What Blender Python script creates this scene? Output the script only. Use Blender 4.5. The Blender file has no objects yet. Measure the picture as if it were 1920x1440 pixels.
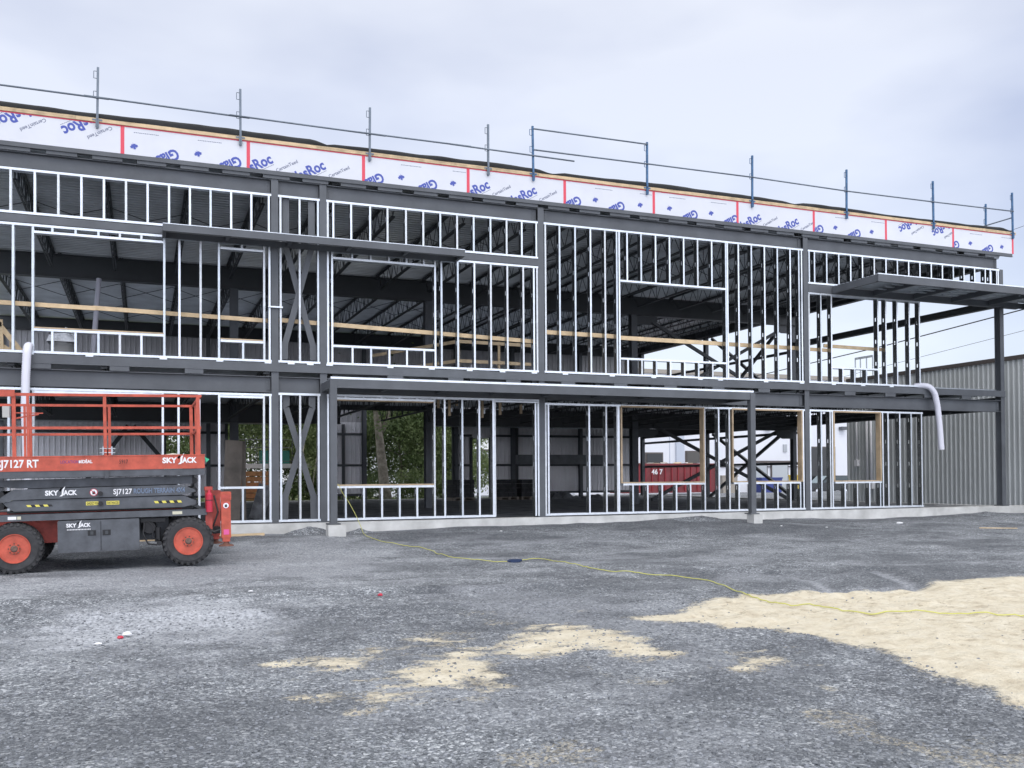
import bpy, bmesh, math, random
import numpy as np
from math import radians, sin, cos, pi
from mathutils import Matrix, Vector, noise
random.seed(7); rng = np.random.default_rng(7)

# ------------------------------------------------------------------ camera, sky, sun
S = bpy.context.scene
COL = S.collection
cam_d = bpy.data.cameras.new('camera'); cam = bpy.data.objects.new('camera', cam_d); COL.objects.link(cam); S.camera = cam
cam_d.sensor_width = 36; cam_d.sensor_fit = 'HORIZONTAL'; cam_d.lens = 1746/1920*36
cam_d.shift_y = (867-720)/1920; cam_d.clip_start = .1; cam_d.clip_end = 2000
cam.matrix_world = Matrix.Translation((0, -20.07, .93)) @ Matrix.Rotation(radians(-21.7), 4, 'Z') @ Matrix.Rotation(radians(90.86), 4, 'X') @ Matrix.Rotation(radians(-.37), 4, 'Z')

W = bpy.data.worlds.new('World'); S.world = W; W.use_nodes = True
nt = W.node_tree; nt.nodes.clear(); N = nt.nodes.new; LK = nt.links.new
SUN_EL, SUN_AZ = 52, 205
out = N('ShaderNodeOutputWorld'); bg1 = N('ShaderNodeBackground'); bg2 = N('ShaderNodeBackground'); add = N('ShaderNodeAddShader')
sky = N('ShaderNodeTexSky'); sky.sky_type = 'NISHITA'; sky.sun_disc = False
sky.sun_elevation = radians(SUN_EL); sky.sun_rotation = radians(SUN_AZ)
LK(sky.outputs[0], bg1.inputs[0]); bg1.inputs[1].default_value = .05; S.cycles.diffuse_bounces = 8; S.cycles.max_bounces = 12
tc = N('ShaderNodeTexCoord'); sep = N('ShaderNodeSeparateXYZ'); LK(tc.outputs['Generated'], sep.inputs[0])
mp = N('ShaderNodeMapping'); mp.inputs['Scale'].default_value = (1.0, 1.0, 2.6); LK(tc.outputs['Generated'], mp.inputs[0])
nz = N('ShaderNodeTexNoise'); nz.inputs['Scale'].default_value = 1.7; nz.inputs['Detail'].default_value = 5; nz.inputs['Roughness'].default_value = .48; LK(mp.outputs[0], nz.inputs['Vector'])
cr = N('ShaderNodeValToRGB'); cr.color_ramp.elements[0].position = .38; cr.color_ramp.elements[0].color = (.45, .48, .61, 1)
cr.color_ramp.elements[1].position = .61; cr.color_ramp.elements[1].color = (.735, .75, .82, 1); LK(nz.outputs[0], cr.inputs[0])
# overcast cloud deck: brighter towards the zenith
mr = N('ShaderNodeMapRange'); mr.inputs[1].default_value = .40; mr.inputs[2].default_value = 1.0; mr.inputs[3].default_value = 1.0; mr.inputs[4].default_value = 1.9; LK(sep.outputs[2], mr.inputs[0])
mr2 = N('ShaderNodeMapRange'); mr2.inputs[1].default_value = -.1; mr2.inputs[2].default_value = -.65; mr2.inputs[3].default_value = 1.0; mr2.inputs[4].default_value = 1.7; LK(sep.outputs[1], mr2.inputs[0])  # sky behind the camera raised to light the facade and interior
mm = N('ShaderNodeMath'); mm.operation = 'MULTIPLY'; LK(mr.outputs[0], mm.inputs[0]); LK(mr2.outputs[0], mm.inputs[1])
mr4 = N('ShaderNodeMapRange'); mr4.inputs[1].default_value = .24; mr4.inputs[2].default_value = .12; mr4.inputs[3].default_value = 0; mr4.inputs[4].default_value = 1.4; LK(sep.outputs[2], mr4.inputs[0])  # added bright band low behind the camera, to lift the dark interior
mr5 = N('ShaderNodeMapRange'); mr5.inputs[1].default_value = -.2; mr5.inputs[2].default_value = -.5; mr5.inputs[3].default_value = 0; mr5.inputs[4].default_value = 1; LK(sep.outputs[1], mr5.inputs[0])
mb_ = N('ShaderNodeMath'); mb_.operation = 'MULTIPLY_ADD'; LK(mr4.outputs[0], mb_.inputs[0]); LK(mr5.outputs[0], mb_.inputs[1]); mb_.inputs[2].default_value = 1
mm2 = N('ShaderNodeMath'); mm2.operation = 'MULTIPLY'; LK(mm.outputs[0], mm2.inputs[0]); LK(mb_.outputs[0], mm2.inputs[1])
# the cloud deck is neutral white overhead, faintly blue lower down
nm = N('ShaderNodeMix'); nm.data_type = 'RGBA'; nm.inputs[7].default_value = (.74, .735, .72, 1); LK(cr.outputs[0], nm.inputs[6])
mr3 = N('ShaderNodeMapRange'); mr3.inputs[1].default_value = .38; mr3.inputs[2].default_value = .62; LK(sep.outputs[2], mr3.inputs[0]); LK(mr3.outputs[0], nm.inputs[0])
LK(nm.outputs[2], bg2.inputs[0]); LK(mm2.outputs[0], bg2.inputs[1])
LK(bg1.outputs[0], add.inputs[0]); LK(bg2.outputs[0], add.inputs[1]); LK(add.outputs[0], out.inputs[0])

sd = bpy.data.lights.new('sun', 'SUN'); sd.energy = .6; sd.angle = radians(28); sd.color = (1, .97, .92)
so = bpy.data.objects.new('sun', sd); COL.objects.link(so)
# behind the camera, over its left shoulder
so.rotation_euler = (radians(90-SUN_EL), 0, radians(-12))
vs = S.view_settings; vs.view_transform = 'Standard'; vs.look = 'None'; vs.exposure = 0; vs.gamma = 1

# ------------------------------------------------------------------ helpers
def tag(o, label=None, cat=None, group=None, kind=None):
    if label: o['label'] = label
    if cat: o['category'] = cat
    if group: o['group'] = group
    if kind: o['kind'] = kind
    return o
def empty(name, loc=(0, 0, 0), label=None, cat=None, group=None):
    o = bpy.data.objects.new(name, None); COL.objects.link(o); o.location = loc; o.empty_display_size = .2
    return tag(o, label, cat, group)

MATS = {}
def mat(name, col, rough=.6, metal=0, var=.0, vs_=3, bump=0, bs=40, col2=None, spec=.5, dirt=0):
    m = bpy.data.materials.new(name); m.use_nodes = True; t = m.node_tree; b = t.nodes['Principled BSDF']
    b.inputs['Roughness'].default_value = rough; b.inputs['Metallic'].default_value = metal
    b.inputs['Specular IOR Level'].default_value = spec
    c = (*col, 1)
    if var or col2:
        tcn = t.nodes.new('ShaderNodeTexCoord'); n = t.nodes.new('ShaderNodeTexNoise'); n.inputs['Scale'].default_value = vs_; n.inputs['Detail'].default_value = 6; n.inputs['Roughness'].default_value = .6
        t.links.new(tcn.outputs['Object'], n.inputs['Vector'])
        r = t.nodes.new('ShaderNodeValToRGB'); r.color_ramp.elements[0].position = .32; r.color_ramp.elements[1].position = .68
        if col2: r.color_ramp.elements[0].color = c; r.color_ramp.elements[1].color = (*col2, 1)
        else:
            r.color_ramp.elements[0].color = tuple(x*(1-var) for x in col)+(1,); r.color_ramp.elements[1].color = tuple(min(1, x*(1+var)) for x in col)+(1,)
        t.links.new(n.outputs[0], r.inputs[0]); t.links.new(r.outputs[0], b.inputs['Base Color'])
    else: b.inputs['Base Color'].default_value = c
    if bump:
        tcn = t.nodes.new('ShaderNodeTexCoord'); n = t.nodes.new('ShaderNodeTexNoise'); n.inputs['Scale'].default_value = bs; n.inputs['Detail'].default_value = 4
        t.links.new(tcn.outputs['Object'], n.inputs['Vector'])
        bp = t.nodes.new('ShaderNodeBump'); bp.inputs['Strength'].default_value = bump; bp.inputs['Distance'].default_value = .02
        t.links.new(n.outputs[0], bp.inputs['Height']); t.links.new(bp.outputs[0], b.inputs['Normal'])
    MATS[name] = m; return m
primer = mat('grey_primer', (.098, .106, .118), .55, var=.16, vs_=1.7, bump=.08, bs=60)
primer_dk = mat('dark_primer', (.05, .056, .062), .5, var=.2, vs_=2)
galv = mat('galvanised', (.70, .74, .79), .36, .55, var=.10, vs_=5)
galv_web_shade = mat('galvanised_web_shade', (.34, .35, .36), .22, 1.0, var=.2, vs_=5)  # same zinc as the flange; the dark interior's reflection is put into the colour
galv2 = mat('galvanised_dull', (.5, .54, .58), .5, .6, var=.15, vs_=5)
deckm = mat('deck_steel', (.50, .53, .56), .34, .85, var=.16, vs_=1.2)
wood = mat('spruce', (.62, .47, .29), .7, var=.18, vs_=4, bump=.1)
wood2 = mat('pine_frame', (.50, .38, .25), .7, var=.25, vs_=3, bump=.1)
plym = mat('weathered_plywood', (.23, .20, .17), .8, var=.3, vs_=2)
board = mat('gypsum_board', (.68, .695, .745), .6, var=.03, vs_=2)
tape = mat('red_tape', (.72, .07, .11), .5)
blue_ink = mat('blue_ink', (.07, .10, .40), .6)
grey_ink = mat('grey_ink', (.17, .19, .27), .6)
membrane = mat('membrane', (.012, .013, .014), .8, var=.4, vs_=3, bump=.4, bs=8)
conc = mat('concrete', (.44, .44, .425), .85, col2=(.70, .70, .68), vs_=1.6, bump=.2, bs=30)
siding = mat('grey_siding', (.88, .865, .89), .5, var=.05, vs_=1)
rail_blue = mat('blue_rail_paint', (.05, .13, .26), .5, var=.4, vs_=8)
rail_grey = mat('rail_pipe', (.16, .19, .23), .5, .3, var=.2, vs_=3)
hosem = mat('white_hose', (.74, .74, .82), .5)
orange = mat('orange_paint', (.50, .092, .055), .55, var=.26, vs_=6, bump=.05)
orange_dk = mat('worn_orange_paint', (.36, .06, .045), .6, var=.4, vs_=5)
liftgrey = mat('lift_grey_paint', (.085, .092, .105), .55, var=.30, vs_=5)
black = mat('black_parts', (.012, .012, .014), .5, var=.3, vs_=6)
rubber = mat('rubber', (.045, .045, .048), .85, var=.35, vs_=7, bump=.3, bs=30)
white = mat('white_decal', (.82, .82, .84), .5)
yellow = mat('yellow_decal', (.75, .66, .12), .5)
redm = mat('red_paint', (.5, .02, .05), .35)
purple = mat('purple_decal', (.10, .04, .25), .5)
cordm = mat('yellow_cord', (.58, .57, .16), .6)
bluecon = mat('blue_plastic', (.012, .03, .09), .5)
plastic = mat('plastic_sheet', (.52, .54, .58), .3, var=.25, vs_=9, bump=.6, bs=12)
drumm = mat('grey_drum', (.20, .20, .20), .6)
whitewall = mat('white_wall', (.74, .755, .80), .8, var=.04, vs_=.3)
whitewall2 = mat('pale_blue_wall', (.50, .54, .62), .8, var=.05, vs_=.3)
metalwall = mat('metal_cladding', (.56, .585, .585), .5, var=.06, vs_=.6)
browntrim = mat('brown_trim', (.10, .085, .08), .6)
beige = mat('beige_trim', (.33, .30, .26), .7)
darkglass = mat('dark_opening', (.02, .022, .024), .3)
dumpred = mat('dumpster_red', (.19, .035, .04), .6, var=.3, vs_=1.5)
bark = mat('bark', (.30, .27, .23), .9, var=.4, vs_=5, bump=.5)
carpaint = mat('dark_car_paint', (.03, .033, .038), .25, .3)
glassm = mat('car_glass', (.06, .08, .09), .1)
blockm = mat('dark_block', (.045, .047, .05), .8, var=.4, vs_=5)
bagm = mat('tarp', (.15, .155, .16), .5, var=.5, vs_=5, bump=.5, bs=8)
green = mat('green_plastic', (.015, .12, .10), .5)
bluebin = mat('blue_bin', (.03, .05, .22), .5)
yellowbin = mat('yellow_bin', (.70, .50, .05), .5)
cable = mat('cable', (.02, .02, .025), .6)
def leafmat(name, a, b):
    m = mat(name, a, .6, col2=b, vs_=1.1); t = m.node_tree; p = t.nodes['Principled BSDF']; tr = t.nodes.new('ShaderNodeBsdfTranslucent'); mx = t.nodes.new('ShaderNodeMixShader'); mx.inputs[0].default_value = .4
    src = p.inputs['Base Color'].links[0].from_socket; t.links.new(src, tr.inputs[0]); t.links.new(p.outputs[0], mx.inputs[1]); t.links.new(tr.outputs[0], mx.inputs[2]); t.links.new(mx.outputs[0], t.nodes['Material Output'].inputs[0]); return m
leaves = [leafmat('leaf_a', (.10, .16, .06), (.26, .33, .15)), leafmat('leaf_b', (.13, .19, .07), (.31, .37, .18)), leafmat('leaf_c', (.08, .13, .06), (.20, .27, .13))]

class MB:
    def __init__(s): s.v = []; s.f = []; s.m = []; s.mi = 0
    def add(s, vs_, fs):
        o = len(s.v); s.v += [tuple(p) for p in vs_]; s.f += [tuple(i+o for i in f) for f in fs]; s.m += [s.mi]*len(fs); return s
    def box(s, a, b):
        x0, y0, z0 = (min(a[i], b[i]) for i in range(3)); x1, y1, z1 = (max(a[i], b[i]) for i in range(3))
        return s.add([(x0,y0,z0),(x1,y0,z0),(x1,y1,z0),(x0,y1,z0),(x0,y0,z1),(x1,y0,z1),(x1,y1,z1),(x0,y1,z1)],
                     [(0,3,2,1),(4,5,6,7),(0,1,5,4),(1,2,6,5),(2,3,7,6),(3,0,4,7)])
    def bar(s, p, q, w, h, up=(0, 0, 1)):
        """box from p to q; w sideways, h along 'up'"""
        p, q = Vector(p), Vector(q); d = (q-p).normalized(); up = Vector(up)
        sd_ = d.cross(up)
        if sd_.length < 1e-4: up = Vector((0, 1, 0)); sd_ = d.cross(up)
        sd_.normalize(); up = sd_.cross(d).normalized(); sd_ = sd_*w/2; up = up*h/2
        vs_ = [p-sd_-up, p+sd_-up, p+sd_+up, p-sd_+up, q-sd_-up, q+sd_-up, q+sd_+up, q-sd_+up]
        return s.add(vs_, [(0,1,2,3),(7,6,5,4),(0,4,5,1),(1,5,6,2),(2,6,7,3),(3,7,4,0)])
    def tube(s, pts, r, n=8, cap=True, radii=None):
        pts = [Vector(p) for p in pts]; rings = []; vs_ = []; up = None
        for i, p in enumerate(pts):
            a = pts[max(i-1, 0)]; b = pts[min(i+1, len(pts)-1)]; d = (b-a).normalized()
            if up is None:
                up = Vector((0, 0, 1)) if abs(d.z) < .9 else Vector((1, 0, 0))
            x = d.cross(up).normalized(); y = x.cross(d).normalized(); up = y
            rr = radii[i] if radii else r
            for k in range(n): t = 2*pi*k/n; vs_.append(p+x*(cos(t)*rr)+y*(sin(t)*rr))
        fs = []
        for i in range(len(pts)-1):
            for k in range(n): k2 = (k+1) % n; fs.append((i*n+k, (i+1)*n+k, (i+1)*n+k2, i*n+k2))
        if cap: fs.append(tuple(range(n))); fs.append(tuple((len(pts)-1)*n+k for k in reversed(range(n))))
        return s.add(vs_, fs)
    def lathe(s, c, prof, axis='y', n=32):
        """prof: list of (offset along axis, radius)"""
        vs_ = []; fs = []
        for (a, r) in prof:
            for k in range(n):
                t = 2*pi*k/n; e, g = cos(t)*r, sin(t)*r
                vs_.append((c[0]+e, c[1]+a, c[2]+g) if axis == 'y' else ((c[0]+e, c[1]+g, c[2]+a) if axis == 'z' else (c[0]+a, c[1]+e, c[2]+g)))
        for i in range(len(prof)-1):
            for k in range(n): k2 = (k+1) % n; fs.append((i*n+k, i*n+k2, (i+1)*n+k2, (i+1)*n+k))
        if prof[0][1] > 1e-5: fs.append(tuple(range(n)))
        if prof[-1][1] > 1e-5: fs.append(tuple((len(prof)-1)*n+k for k in range(n)))
        return s.add(vs_, fs)
    def prism(s, poly, f0, f1):
        """poly: 2D list; f0/f1 map (a,b)->3D for both ends"""
        n = len(poly); vs_ = [f0(*p) for p in poly]+[f1(*p) for p in poly]
        fs = [tuple(range(n)), tuple(reversed(range(n, 2*n)))]+[(i, i+n, (i+1) % n+n, (i+1) % n) for i in range(n)]
        return s.add(vs_, fs)
    def xz(s, poly, y0, y1): return s.prism(poly, lambda a, b: (a, y0, b), lambda a, b: (a, y1, b))
    def mesh(s, name, mats):
        me = bpy.data.meshes.new(name); me.from_pydata(s.v, [], s.f)
        if not isinstance(mats, (list, tuple)): mats = [mats]
        for m in mats: me.materials.append(m)
        if max(s.m, default=0) > 0: me.polygons.foreach_set('material_index', s.m)
        bm = bmesh.new(); bm.from_mesh(me); bmesh.ops.recalc_face_normals(bm, faces=bm.faces); bm.to_mesh(me); bm.free()
        return me
    def build(s, name, mats, parent=None, smooth=False, loc=None):
        o = bpy.data.objects.new(name, s.mesh(name, mats)); COL.objects.link(o)
        if parent: o.parent = parent
        if loc: o.location = loc
        if smooth: o.data.polygons.foreach_set('use_smooth', [True]*len(o.data.polygons))
        return o
def inst(name, me, parent, loc=(0, 0, 0), rot=None):
    o = bpy.data.objects.new(name, me); COL.objects.link(o); o.parent = parent; o.location = loc
    if rot: o.rotation_euler = rot
    return o

def text_mesh(txt, size, bold=0, ext=.002, sx=1, shear=0, outline=False):
    """flat lettering in XZ facing -Y, baseline-left at the origin"""
    cu = bpy.data.curves.new('lettering', 'FONT'); cu.body = txt; cu.size = size; cu.offset = bold; cu.extrude = ext; cu.shear = shear; cu.resolution_u = 3
    if outline: cu.fill_mode = 'NONE'; cu.extrude = 0; cu.bevel_depth = size*.035; cu.bevel_resolution = 0
    o = bpy.data.objects.new('lettering', cu); COL.objects.link(o)
    dg = bpy.context.evaluated_depsgraph_get(); me = bpy.data.meshes.new_from_object(o.evaluated_get(dg))
    bpy.data.objects.remove(o); bpy.data.curves.remove(cu)
    me.transform(Matrix.Diagonal((sx, 1, 1, 1))); me.transform(Matrix.Rotation(pi/2, 4, 'X'))
    return me
def lettering(txt, size, m, parent, loc, align='l', width=None, rot=0, name='lettering', **k):
    me = text_mesh(txt, size, **k); xs = [v.co.x for v in me.vertices]; w0, w1 = min(xs), max(xs)
    if width: me.transform(Matrix.Diagonal((width/(w1-w0), 1, 1, 1))); w0 *= width/(w1-w0); w1 = w0+width
    if align == 'c': me.transform(Matrix.Translation((-(w0+w1)/2, 0, 0)))
    me.materials.clear(); me.materials.append(m)
    o = bpy.data.objects.new(name, me); COL.objects.link(o); o.parent = parent; o.location = loc; o.rotation_euler = (0, rot, 0)
    return o
def smooth_step(a, b, x): t = np.clip((x-a)/(b-a), 0, 1); return t*t*(3-2*t)

# ------------------------------------------------------------------ ground
FB = np.array([(-8,-.25),(1.8,-.246),(3.5,-.235),(4.7,-.238),(7.2,-.245),(9.9,-.228),(12.9,-.19),(14.2,-.2),(16,-.25),(17.9,-.27),(21,-.27),(22.3,-.24),(25,-.27)])
def zbase(u, v):
    b = np.interp(u, FB[:, 0], FB[:, 1])
    z = -.42+(b+.42)*smooth_step(-4.5, -.1, v)
    far = -.27-.012*np.clip(v-20, 0, 60)
    z = np.where(v > .3, -.27, z); z = np.where(v > 20, far, z)
    return z
def pnoise(u, v, s, seed=0, oct_=3):
    U, V = np.asarray(u, float)*s, np.asarray(v, float)*s; r = np.zeros(np.broadcast(U, V).shape); a = 1; tot = 0
    g = np.random.default_rng(100+seed).random((256, 256))
    for k in range(oct_):
        x, y = U*2**k+17.3*k, V*2**k+9.1*k; xi, yi = np.floor(x).astype(int), np.floor(y).astype(int); fx, fy = x-xi, y-yi
        fx, fy = fx*fx*(3-2*fx), fy*fy*(3-2*fy)
        G = lambda i, j: g[(xi+i) % 256, (yi+j) % 256]
        r += a*((G(0,0)*(1-fx)+G(1,0)*fx)*(1-fy)+(G(0,1)*(1-fx)+G(1,1)*fx)*fy); tot += a; a *= .5
    return r/tot
SAND = [(4.30,-12.36),(4.78,-12.33),(5.7,-11.48),(6.34,-11.27),(6.94,-11.44),(7.48,-11.69),(8.31,-11.64),(9.28,-11.18),(9.94,-11.15),(12.5,-11.0),(14,-16.6),(4.66,-16.3),(4.74,-16.14),(4.94,-15.71),(4.97,-15.39),(5.12,-14.87),(5.21,-14.46),(5.11,-14.09),(5.16,-13.65),(5.08,-13.32),(4.79,-13.19),(4.75,-12.91),(4.48,-12.73)]
PATCH = [[(1.0,-13.2),(1.4,-12.95),(1.67,-12.85),(1.95,-12.85),(1.72,-13.3),(1.25,-13.6)],
 [(1.59,-13.77),(1.94,-13.48),(2.14,-13.23),(2.36,-13.09),(2.35,-13.55),(2.23,-14.11),(2.21,-14.45),(2.07,-14.47),(1.93,-14.25),(1.72,-14.24)],
 [(1.1,-14.3),(1.35,-14.2),(1.65,-14.4),(1.3,-14.65)],
 [(2.63,-13.21),(3.1,-12.74),(3.52,-12.37),(3.64,-12.68),(3.68,-13.28),(3.66,-13.9),(3.41,-13.86),(3.3,-13.37),(2.85,-13.54),(2.6,-13.5)],
 [(3.99,-14.33),(4.3,-14.29),(4.19,-14.57),(3.9,-14.58)], [(2.15,-12.5),(2.4,-12.8),(2.21,-13.05)]]
DUST = [[(-1.05,-10.59),(-.35,-8.96),(.36,-9.05),(1.15,-9.65),(1.45,-10.64),(.79,-11.72),(-.06,-12.02),(-.66,-11.76)],
        [(-1.6,-5.3),(1.72,-1.89),(3.58,-1.08),(4.09,-4.24),(2.95,-7.51),(1.2,-7.41),(-.39,-7.92),(-1.8,-7.94)]]
RUTS = [[(7.5,-8.9),(7.95,-9.86),(7.91,-10.54),(7.35,-11.5)], [(9.41,-9.94),(8.93,-11.01),(8.5,-11.6)],
        [(-1.5,-8.8),(1.5,-9.3),(4.2,-9.7),(4.9,-9.75)], [(-1.3,-10.2),(1.5,-10.9),(4.0,-11.3)]]
def sdist(U, V, poly):
    """signed distance, positive inside"""
    P = np.array(poly); n = len(P); d = np.full(U.shape, 1e9); ins = np.zeros(U.shape, bool)
    for i in range(n):
        a, b = P[i], P[(i+1) % n]; e = b-a; w0, w1 = U-a[0], V-a[1]; t = np.clip((w0*e[0]+w1*e[1])/(e@e), 0, 1)
        d = np.minimum(d, np.hypot(w0-e[0]*t, w1-e[1]*t))
        c = ((a[1] > V) != (b[1] > V)) & (U < (b[0]-a[0])*(V-a[1])/((b[1]-a[1]) or 1e-9)+a[0]); ins ^= c
    return np.where(ins, d, -d)
def ldist(U, V, line):
    d = np.full(U.shape, 1e9)
    for a, b in zip(line[:-1], line[1:]):
        a, b = np.array(a), np.array(b); e = b-a; w0, w1 = U-a[0], V-a[1]; t = np.clip((w0*e[0]+w1*e[1])/(e@e), 0, 1); d = np.minimum(d, np.hypot(w0-e[0]*t, w1-e[1]*t))
    return d
def relief(u, v):
    near = smooth_step(-.05, -.5, v)
    r = (pnoise(u, v, .7, 1)-.5)*.07+(pnoise(u, v, 3.2, 2)-.5)*.035+(pnoise(u, v, 11, 3, 2)-.5)*.014
    sw = smooth_step(-.15, .15, sdist(u, v, SAND)); r = r+sw*((pnoise(u*1.1, v, 5.5, 21, 3)-.5)*.055+(pnoise(u, v*1.3, 16, 22, 2)-.5)*.018)
    for L in RUTS: d = ldist(u, v, L); r = r-.035*np.exp(-(d/.16)**2)+.03*np.exp(-((d-.33)/.15)**2)
    edge = (pnoise(u, v*0, .55, 4)-.42)*.16*np.exp(-(v/.5)**2)           # gravel banked unevenly on the foundation
    return np.where(v < 0, r*np.where(v < -.5, 1, near*.7+.3)+edge, 0)
def ground_z(u, v):
    u, v = np.asarray(u, float), np.asarray(v, float); return zbase(u, v)+relief(u, v)
def gz(u, v): return float(ground_z(np.array([u]), np.array([v]))[0])
us = np.unique(np.round(np.concatenate([[-400,-150,-60,-30,-16,-11], np.arange(-8,-2,.14), np.arange(-2,8,.05), np.arange(8,27,.12), [28,30,33,37,42,50,60,80,120,200,400]]), 3))
vsq = np.unique(np.round(np.concatenate([[-300,-80,-40,-28,-23], np.arange(-21,-16.5,.15), np.arange(-16.5,-9,.045), np.arange(-9,-.6,.1), np.arange(-.6,.06,.06), [.3,2,8,15,20,21.5,23,25,27,30,34,38,42,46,50,60,90,150,400]]), 3))
GU, GV = np.meshgrid(us, vsq); GZ = ground_z(GU, GV)
nu, nv = len(us), len(vsq)
idx = np.arange(nu*nv).reshape(nv, nu); F = np.stack([idx[:-1,:-1], idx[:-1,1:], idx[1:,1:], idx[1:,:-1]], -1).reshape(-1, 4)
me = bpy.data.meshes.new('ground'); me.from_pydata(np.stack([GU, GV, GZ], -1).reshape(-1, 3).tolist(), [], F.tolist())
me.polygons.foreach_set('use_smooth', [True]*len(F))
n1 = (pnoise(GU, GV, 2.2, 5, 4)-.5); n2 = (pnoise(GU, GV, 9, 6, 3)-.5)
n3 = pnoise(GU+.6*GV, GV*2.6, 3.0, 31, 5)-.5
main = smooth_step(-.24, .16, sdist(GU, GV, SAND)+n1*.30+n2*.2)
pat = np.zeros(GU.shape)
for P in PATCH: pat = np.maximum(pat, smooth_step(-.34, .26, sdist(GU, GV, P)+n1*.4+n3*.55+n2*.3)*1.0)
stray = smooth_step(.55, .80, pnoise(GU, GV, 1.7, 8, 4))*.50*smooth_step(-10.5, -12, GV)*smooth_step(0.2, 1.4, GU)
sand = np.clip(np.maximum(np.maximum(main, pat), stray), 0, 1)
dust = np.zeros(GU.shape)
for P, a in zip(DUST, (.95, .55)): dust = np.maximum(dust, a*smooth_step(-.5, .6, sdist(GU, GV, P)+n1*1.9))
dust = np.maximum(dust, .35*smooth_step(.5, .75, pnoise(GU, GV*1.6, .8, 9, 4)))
for L in RUTS: dust = np.maximum(dust, (.8 if L[0][0] > 5 else .35)*np.exp(-(ldist(GU, GV, L)/.07)**2))
dark = smooth_step(.46, .68, pnoise(GU, GV*1.5, .55, 10, 4))
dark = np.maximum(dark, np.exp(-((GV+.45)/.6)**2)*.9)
dark = np.maximum(dark, smooth_step(-.1, .7, sdist(GU, GV, [(6.2,-11.1),(6.6,-9.9),(9.6,-9.0),(12,-9.5),(12,-10.9),(8.3,-11.6)]))*.9)
grass = smooth_step(21.5, 23.5, GV)*smooth_step(20, 17, GU)
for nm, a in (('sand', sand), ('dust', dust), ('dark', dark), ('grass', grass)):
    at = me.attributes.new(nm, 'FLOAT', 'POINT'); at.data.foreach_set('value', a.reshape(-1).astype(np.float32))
gm = bpy.data.materials.new('gravel_ground'); gm.use_nodes = True; t = gm.node_tree; B = t.nodes['Principled BSDF']; Nn = t.nodes.new; L = t.links.new
tcn = Nn('ShaderNodeTexCoord')
def attr(n): a = Nn('ShaderNodeAttribute'); a.attribute_name = n; return a.outputs['Fac']
def mix(a, b, f, mode='MIX'):
    m = Nn('ShaderNodeMix'); m.data_type = 'RGBA'; m.blend_type = mode
    for s_, x in ((0, f), (6, a), (7, b)):
        if hasattr(x, 'is_linked') or isinstance(x, bpy.types.NodeSocket): L(x, m.inputs[s_])
        else: m.inputs[s_].default_value = x
    return m.outputs[2]
def ramp(src, e):
    r = Nn('ShaderNodeValToRGB'); r.color_ramp.elements[0].position = e[0][0]; r.color_ramp.elements[0].color = (*e[0][1], 1)
    r.color_ramp.elements[1].position = e[-1][0]; r.color_ramp.elements[1].color = (*e[-1][1], 1)
    for p, c in e[1:-1]: x = r.color_ramp.elements.new(p); x.color = (*c, 1)
    L(src, r.inputs[0]); return r.outputs[0]
def vor(scale, feat='F1', out_='Color'):
    v = Nn('ShaderNodeTexVoronoi'); v.inputs['Scale'].default_value = scale; v.feature = feat; L(tcn.outputs['Object'], v.inputs['Vector']); return v
def noi(scale, d=5, r=.55):
    n = Nn('ShaderNodeTexNoise'); n.inputs['Scale'].default_value = scale; n.inputs['Detail'].default_value = d; n.inputs['Roughness'].default_value = r; L(tcn.outputs['Object'], n.inputs['Vector']); return n
v1 = vor(52); v2 = vor(120); sx = Nn('ShaderNodeSeparateColor'); L(v1.outputs['Color'], sx.inputs[0]); sx2 = Nn('ShaderNodeSeparateColor'); L(v2.outputs['Color'], sx2.inputs[0])
st = ramp(sx.outputs[0], [(0, (.050, .056, .066)), (.45, (.130, .142, .161)), (.78, (.240, .256, .283)), (1, (.60, .62, .66))])
st2 = ramp(sx2.outputs[0], [(0, (.076, .083, .095)), (.6, (.173, .187, .209)), (1, (.47, .49, .53))])
col = mix(st, st2, .42)
lg = mix(ramp(noi(1.3, 8, .68).outputs[0], [(.32, (.66, .66, .67)), (.66, (1.42, 1.41, 1.38))]), ramp(noi(9, 5, .7).outputs[0], [(.34, (.74, .74, .75)), (.66, (1.3, 1.3, 1.28))]), 1.0, 'MULTIPLY')
col = mix(col, lg, 1.0, 'MULTIPLY')
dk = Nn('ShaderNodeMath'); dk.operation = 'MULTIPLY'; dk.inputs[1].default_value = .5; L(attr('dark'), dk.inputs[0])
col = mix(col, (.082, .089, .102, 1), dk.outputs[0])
dn = Nn('ShaderNodeMath'); dn.operation = 'MULTIPLY'; L(attr('dust'), dn.inputs[0])
dr = ramp(noi(28, 4, .65).outputs[0], [(.34, (.10, .10, .10)), (.64, (.9, .9, .9))]); L(dr, dn.inputs[1])
col = mix(col, (.60, .62, .67, 1), dn.outputs[0])
sandc = ramp(noi(5, 6, .62).outputs[0], [(.28, (.56, .48, .36)), (.46, (.72, .645, .50)), (.72, (.79, .73, .60))])
sa = Nn('ShaderNodeMath'); sa.operation = 'ADD'; L(attr('sand'), sa.inputs[0])
sn = Nn('ShaderNodeMapRange'); sn.inputs[1].default_value = 0; sn.inputs[2].default_value = 1; sn.inputs[3].default_value = -1.0; sn.inputs[4].default_value = 1.0
nn = noi(24, 8, .82); L(nn.outputs[0], sn.inputs[0]); L(sn.outputs[0], sa.inputs[1])
sm_ = Nn('ShaderNodeMapRange'); sm_.inputs[1].default_value = .40; sm_.inputs[2].default_value = .80; L(sa.outputs[0], sm_.inputs[0])
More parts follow.
